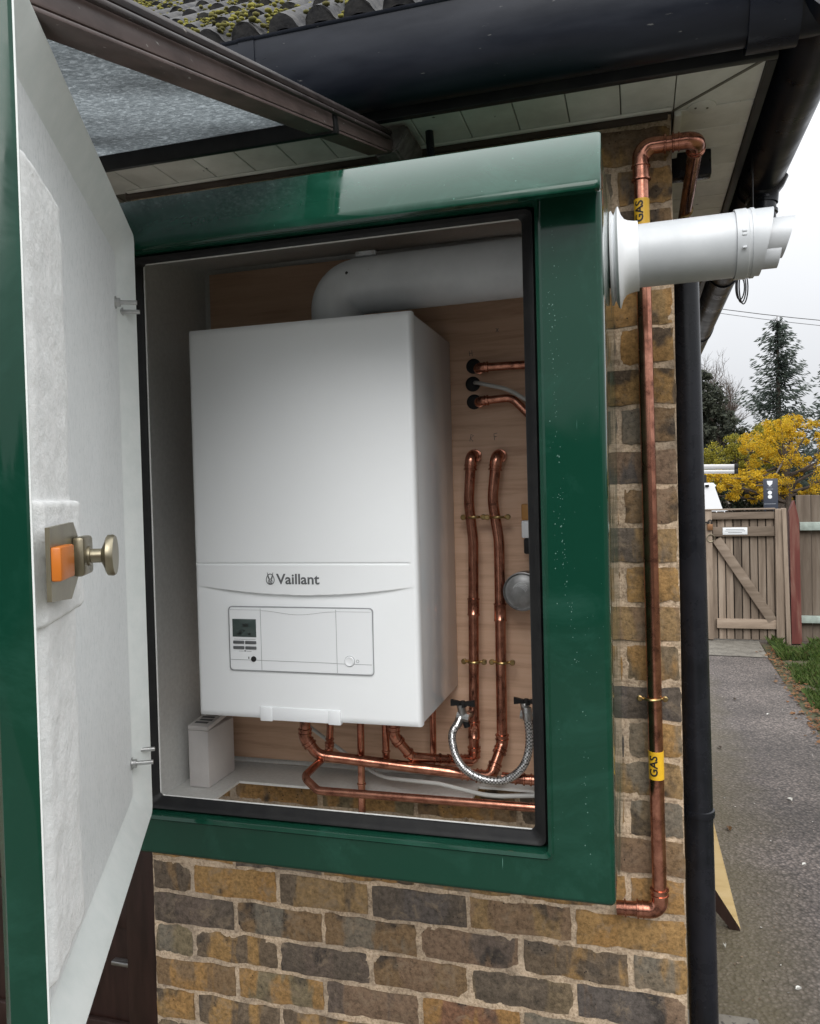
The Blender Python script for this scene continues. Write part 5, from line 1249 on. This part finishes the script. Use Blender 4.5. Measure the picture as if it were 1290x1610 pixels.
# yellow tree
q = P(1240, 800, 21); bl = clumps((1130, 650, 1400, 788), 21, 190, (3, 11), 130, lambda x, y: ((x - 1265) / 118) ** 2 + ((y - 738) / 84) ** 2 < 1)
bl += clumps((1075, 742, 1225, 784), 20, 70, (3, 9), 120)
tree('yellow_tree', 'bright yellow autumn tree rising behind the gate and sign', (q.x, 21, GZ), 2.4, .10, bl, M['yellowleaf'], .026, 34)
bl = clumps((1090, 655, 1235, 760), 24, 120, (4, 12), 120, lambda x, y: y > 705 - (x - 1100) * .35)
q = P(1175, 800, 24); tree('olive_tree', 'thinning olive green tree left of the yellow tree', (q.x, 24, GZ), 3.0, .10, bl, M['oliveleaf'], .032, 26)
bl = clumps((1060, 575, 1185, 765), 30, 150, (5, 15), 95, lambda x, y: y > 585 + max(0, x - 1112) * 1.75)
q = P(1095, 800, 30); tree('evergreen_tree', 'dense dark grey-green evergreen just right of the downpipe', (q.x, 30, GZ), 5, .2, bl, M['greyever'], .075, 10)
# dark shrubs at the foot of the yellow tree
bl = clumps((1090, 768, 1205, 800), 22, 30, (7, 12), 90)
q = P(1150, 800, 22); tree('dark_shrub', 'dark green shrub behind the russet hedge below the yellow leaves', (q.x, 22, GZ), .9, .08, bl, M['darkleaf'], .05, 6)
# conifers
def conifer(label, px, pyt, Y, wpx, seed):
    r = random.Random(seed); tpz = P(px, pyt, Y); b0 = Vector((tpz.x, Y, GZ)); H = tpz.z - GZ; t = thing('conifer', label, 'tree', b0, 'tall conifers on the skyline')
    bm = B(); tube(bm, [b0, b0 + Vector((0, 0, H * .6)), b0 + Vector((0, 0, H))], [.20, .10, .012], 8); obj('trunk', bm, M['bark'], t)
    bm = B(); W = wpx / 1240 * Y; zz = H * .22
    while zz < H * .985:
        f = 1 - (zz / H); Lb = W * (f ** .75) * .95 + .10; nb = 8
        for k in range(nb):
            a = r.uniform(0, 6.28); ln = Lb * r.uniform(.45, 1.25); rise = .42 - .7 * f + r.uniform(-.1, .1)
            d_ = Vector((math.cos(a), math.sin(a), 0)); s0 = b0 + Vector((0, 0, zz + r.uniform(-.1, .1))); steps = max(4, int(ln / .12))
            for i in range(steps):
                u = (i + .6) / steps; p = s0 + d_ * ln * u + Vector((0, 0, ln * (rise * u - .18 * math.sin(u * 3.1) + .12 * u * u)))
                for _ in range(3):
                    side = Vector((-d_.y, d_.x, 0)) * r.uniform(-1, 1) * (.10 + .22 * (1 - u)) * min(1, ln)
                    q_ = p + side + Vector((0, 0, -abs(r.gauss(0, .10)))); a_ = (d_ * r.uniform(.5, 1) + side * .8 + Vector((0, 0, r.uniform(-.7, .1)))).normalized() * .13; b_ = a_.orthogonal().normalized() * .035
                    bm.faces.new([bm.verts.new(q_ - a_), bm.verts.new(q_ + b_), bm.verts.new(q_ + a_), bm.verts.new(q_ - b_)])
        zz += .16 + .10 * f
    obj('crown', bm, M['needle'], t, smooth=False)
conifer('tall dark conifer with layered drooping branches against the grey sky', 1222, 497, 38, 96, 1)
conifer('dark conifer cut off by the right edge of the picture', 1305, 556, 40, 52, 2)
# bare tree
bt = thing('bare_tree', 'leafless fine-twigged tree between the evergreen and the tall conifer', 'tree', (P(1135, 800, 44).x, 44, GZ))
bm = B(); rb = random.Random(11)
def branch(p, d_, ln, r, lvl):
    pts_ = [p]; q = p.copy(); dd_ = d_.copy()
    for i in range(4):
        dd_ = (dd_ + Vector((rb.gauss(0, .12), rb.gauss(0, .12), rb.gauss(0, .06) + .04))).normalized(); q = q + dd_ * ln / 4; pts_.append(q.copy())
    tube(bm, pts_, [r * (1 - .14 * i) for i in range(5)], 5 if lvl > 1 else 4, caps=False)
    if lvl > 0:
        for k in range(5 if lvl > 1 else 6):
            s = pts_[rb.randint(1, 4)]; nd = (dd_ + Vector((rb.gauss(0, .55), rb.gauss(0, .55), rb.gauss(.15, .3)))).normalized(); branch(s, nd, ln * rb.uniform(.5, .72), r * .5, lvl - 1)
b0 = Vector((P(1135, 800, 44).x, 44, GZ)); tube(bm, [b0, b0 + Vector((0, 0, 3.2))], [.28, .2], 8)
for k in range(7): branch(b0 + Vector((0, 0, 2.6 + .1 * k)), Vector((rb.gauss(0, .45), rb.gauss(0, .4), 1)).normalized(), 2.6, .10, 4 if k < 6 else 3)
obj('branches', bm, M['bark'], bt, smooth=False)
# wires across the sky
for k, (ya, yb_, lab) in enumerate(((472, 487, 'upper of the two thin overhead wires crossing the sky'), (477, 497, 'lower of the two thin overhead wires crossing the sky'))):
    a = P(900, ya - 24, 18); b = P(1500, yb_ + 32, 20); bm = B(); tube(bm, [a.lerp(b, i / 12) - Vector((0, 0, .15 * math.sin(math.pi * i / 12))) for i in range(13)], .0075 - .002 * k, 6); tag(obj('overhead_wire', bm, M['wire'], None, loc=a), lab, 'wire', 'overhead wires')
# distant tree belt closing the horizon
bm = B()
for _ in range(26000):
    x = random.uniform(-90, 110); y = 62 + random.uniform(0, 8); h = 3.4 + 1.8 * noise.noise(Vector((x * .11, 0, 0))) + 1.2 * noise.noise(Vector((x * .4, 3, 0)))
    leaves(bm, (x, y, GZ + h * random.random() ** .7), .01, 1, .5)
tag(obj('far_treeline', bm, M['greyever'], smooth=False), 'distant band of grey-green trees along the horizon', 'trees', kind='stuff')
# unseen hedge added behind the viewpoint (gives the gloss paint something dark to mirror)
gh = thing('mirror_hedge', 'unseen dark hedge added behind the viewpoint for the gloss paint to mirror', 'hedge', (0, -8, GZ))
bm = B()
for _ in range(22000):
    x = random.uniform(-8, 9); hh = 2.5 + 1.5 * noise.noise(Vector((x * .35, 1, 0))) + .8 * noise.noise(Vector((x * 1.3, 4, 0))) + random.uniform(-.25, .1)
    leaves(bm, (x, -8.0 + random.uniform(-.5, .5), GZ + hh * random.random() ** .8), .01, 1, .12)
obj('hedge_leaves', bm, M['darkleaf'], gh, smooth=False)
bm = B(); box(bm, (-8, -8.5, GZ), (9, -8.1, GZ + 1.9)); obj('hedge_core', bm, M['darkleaf'], gh, smooth=False)
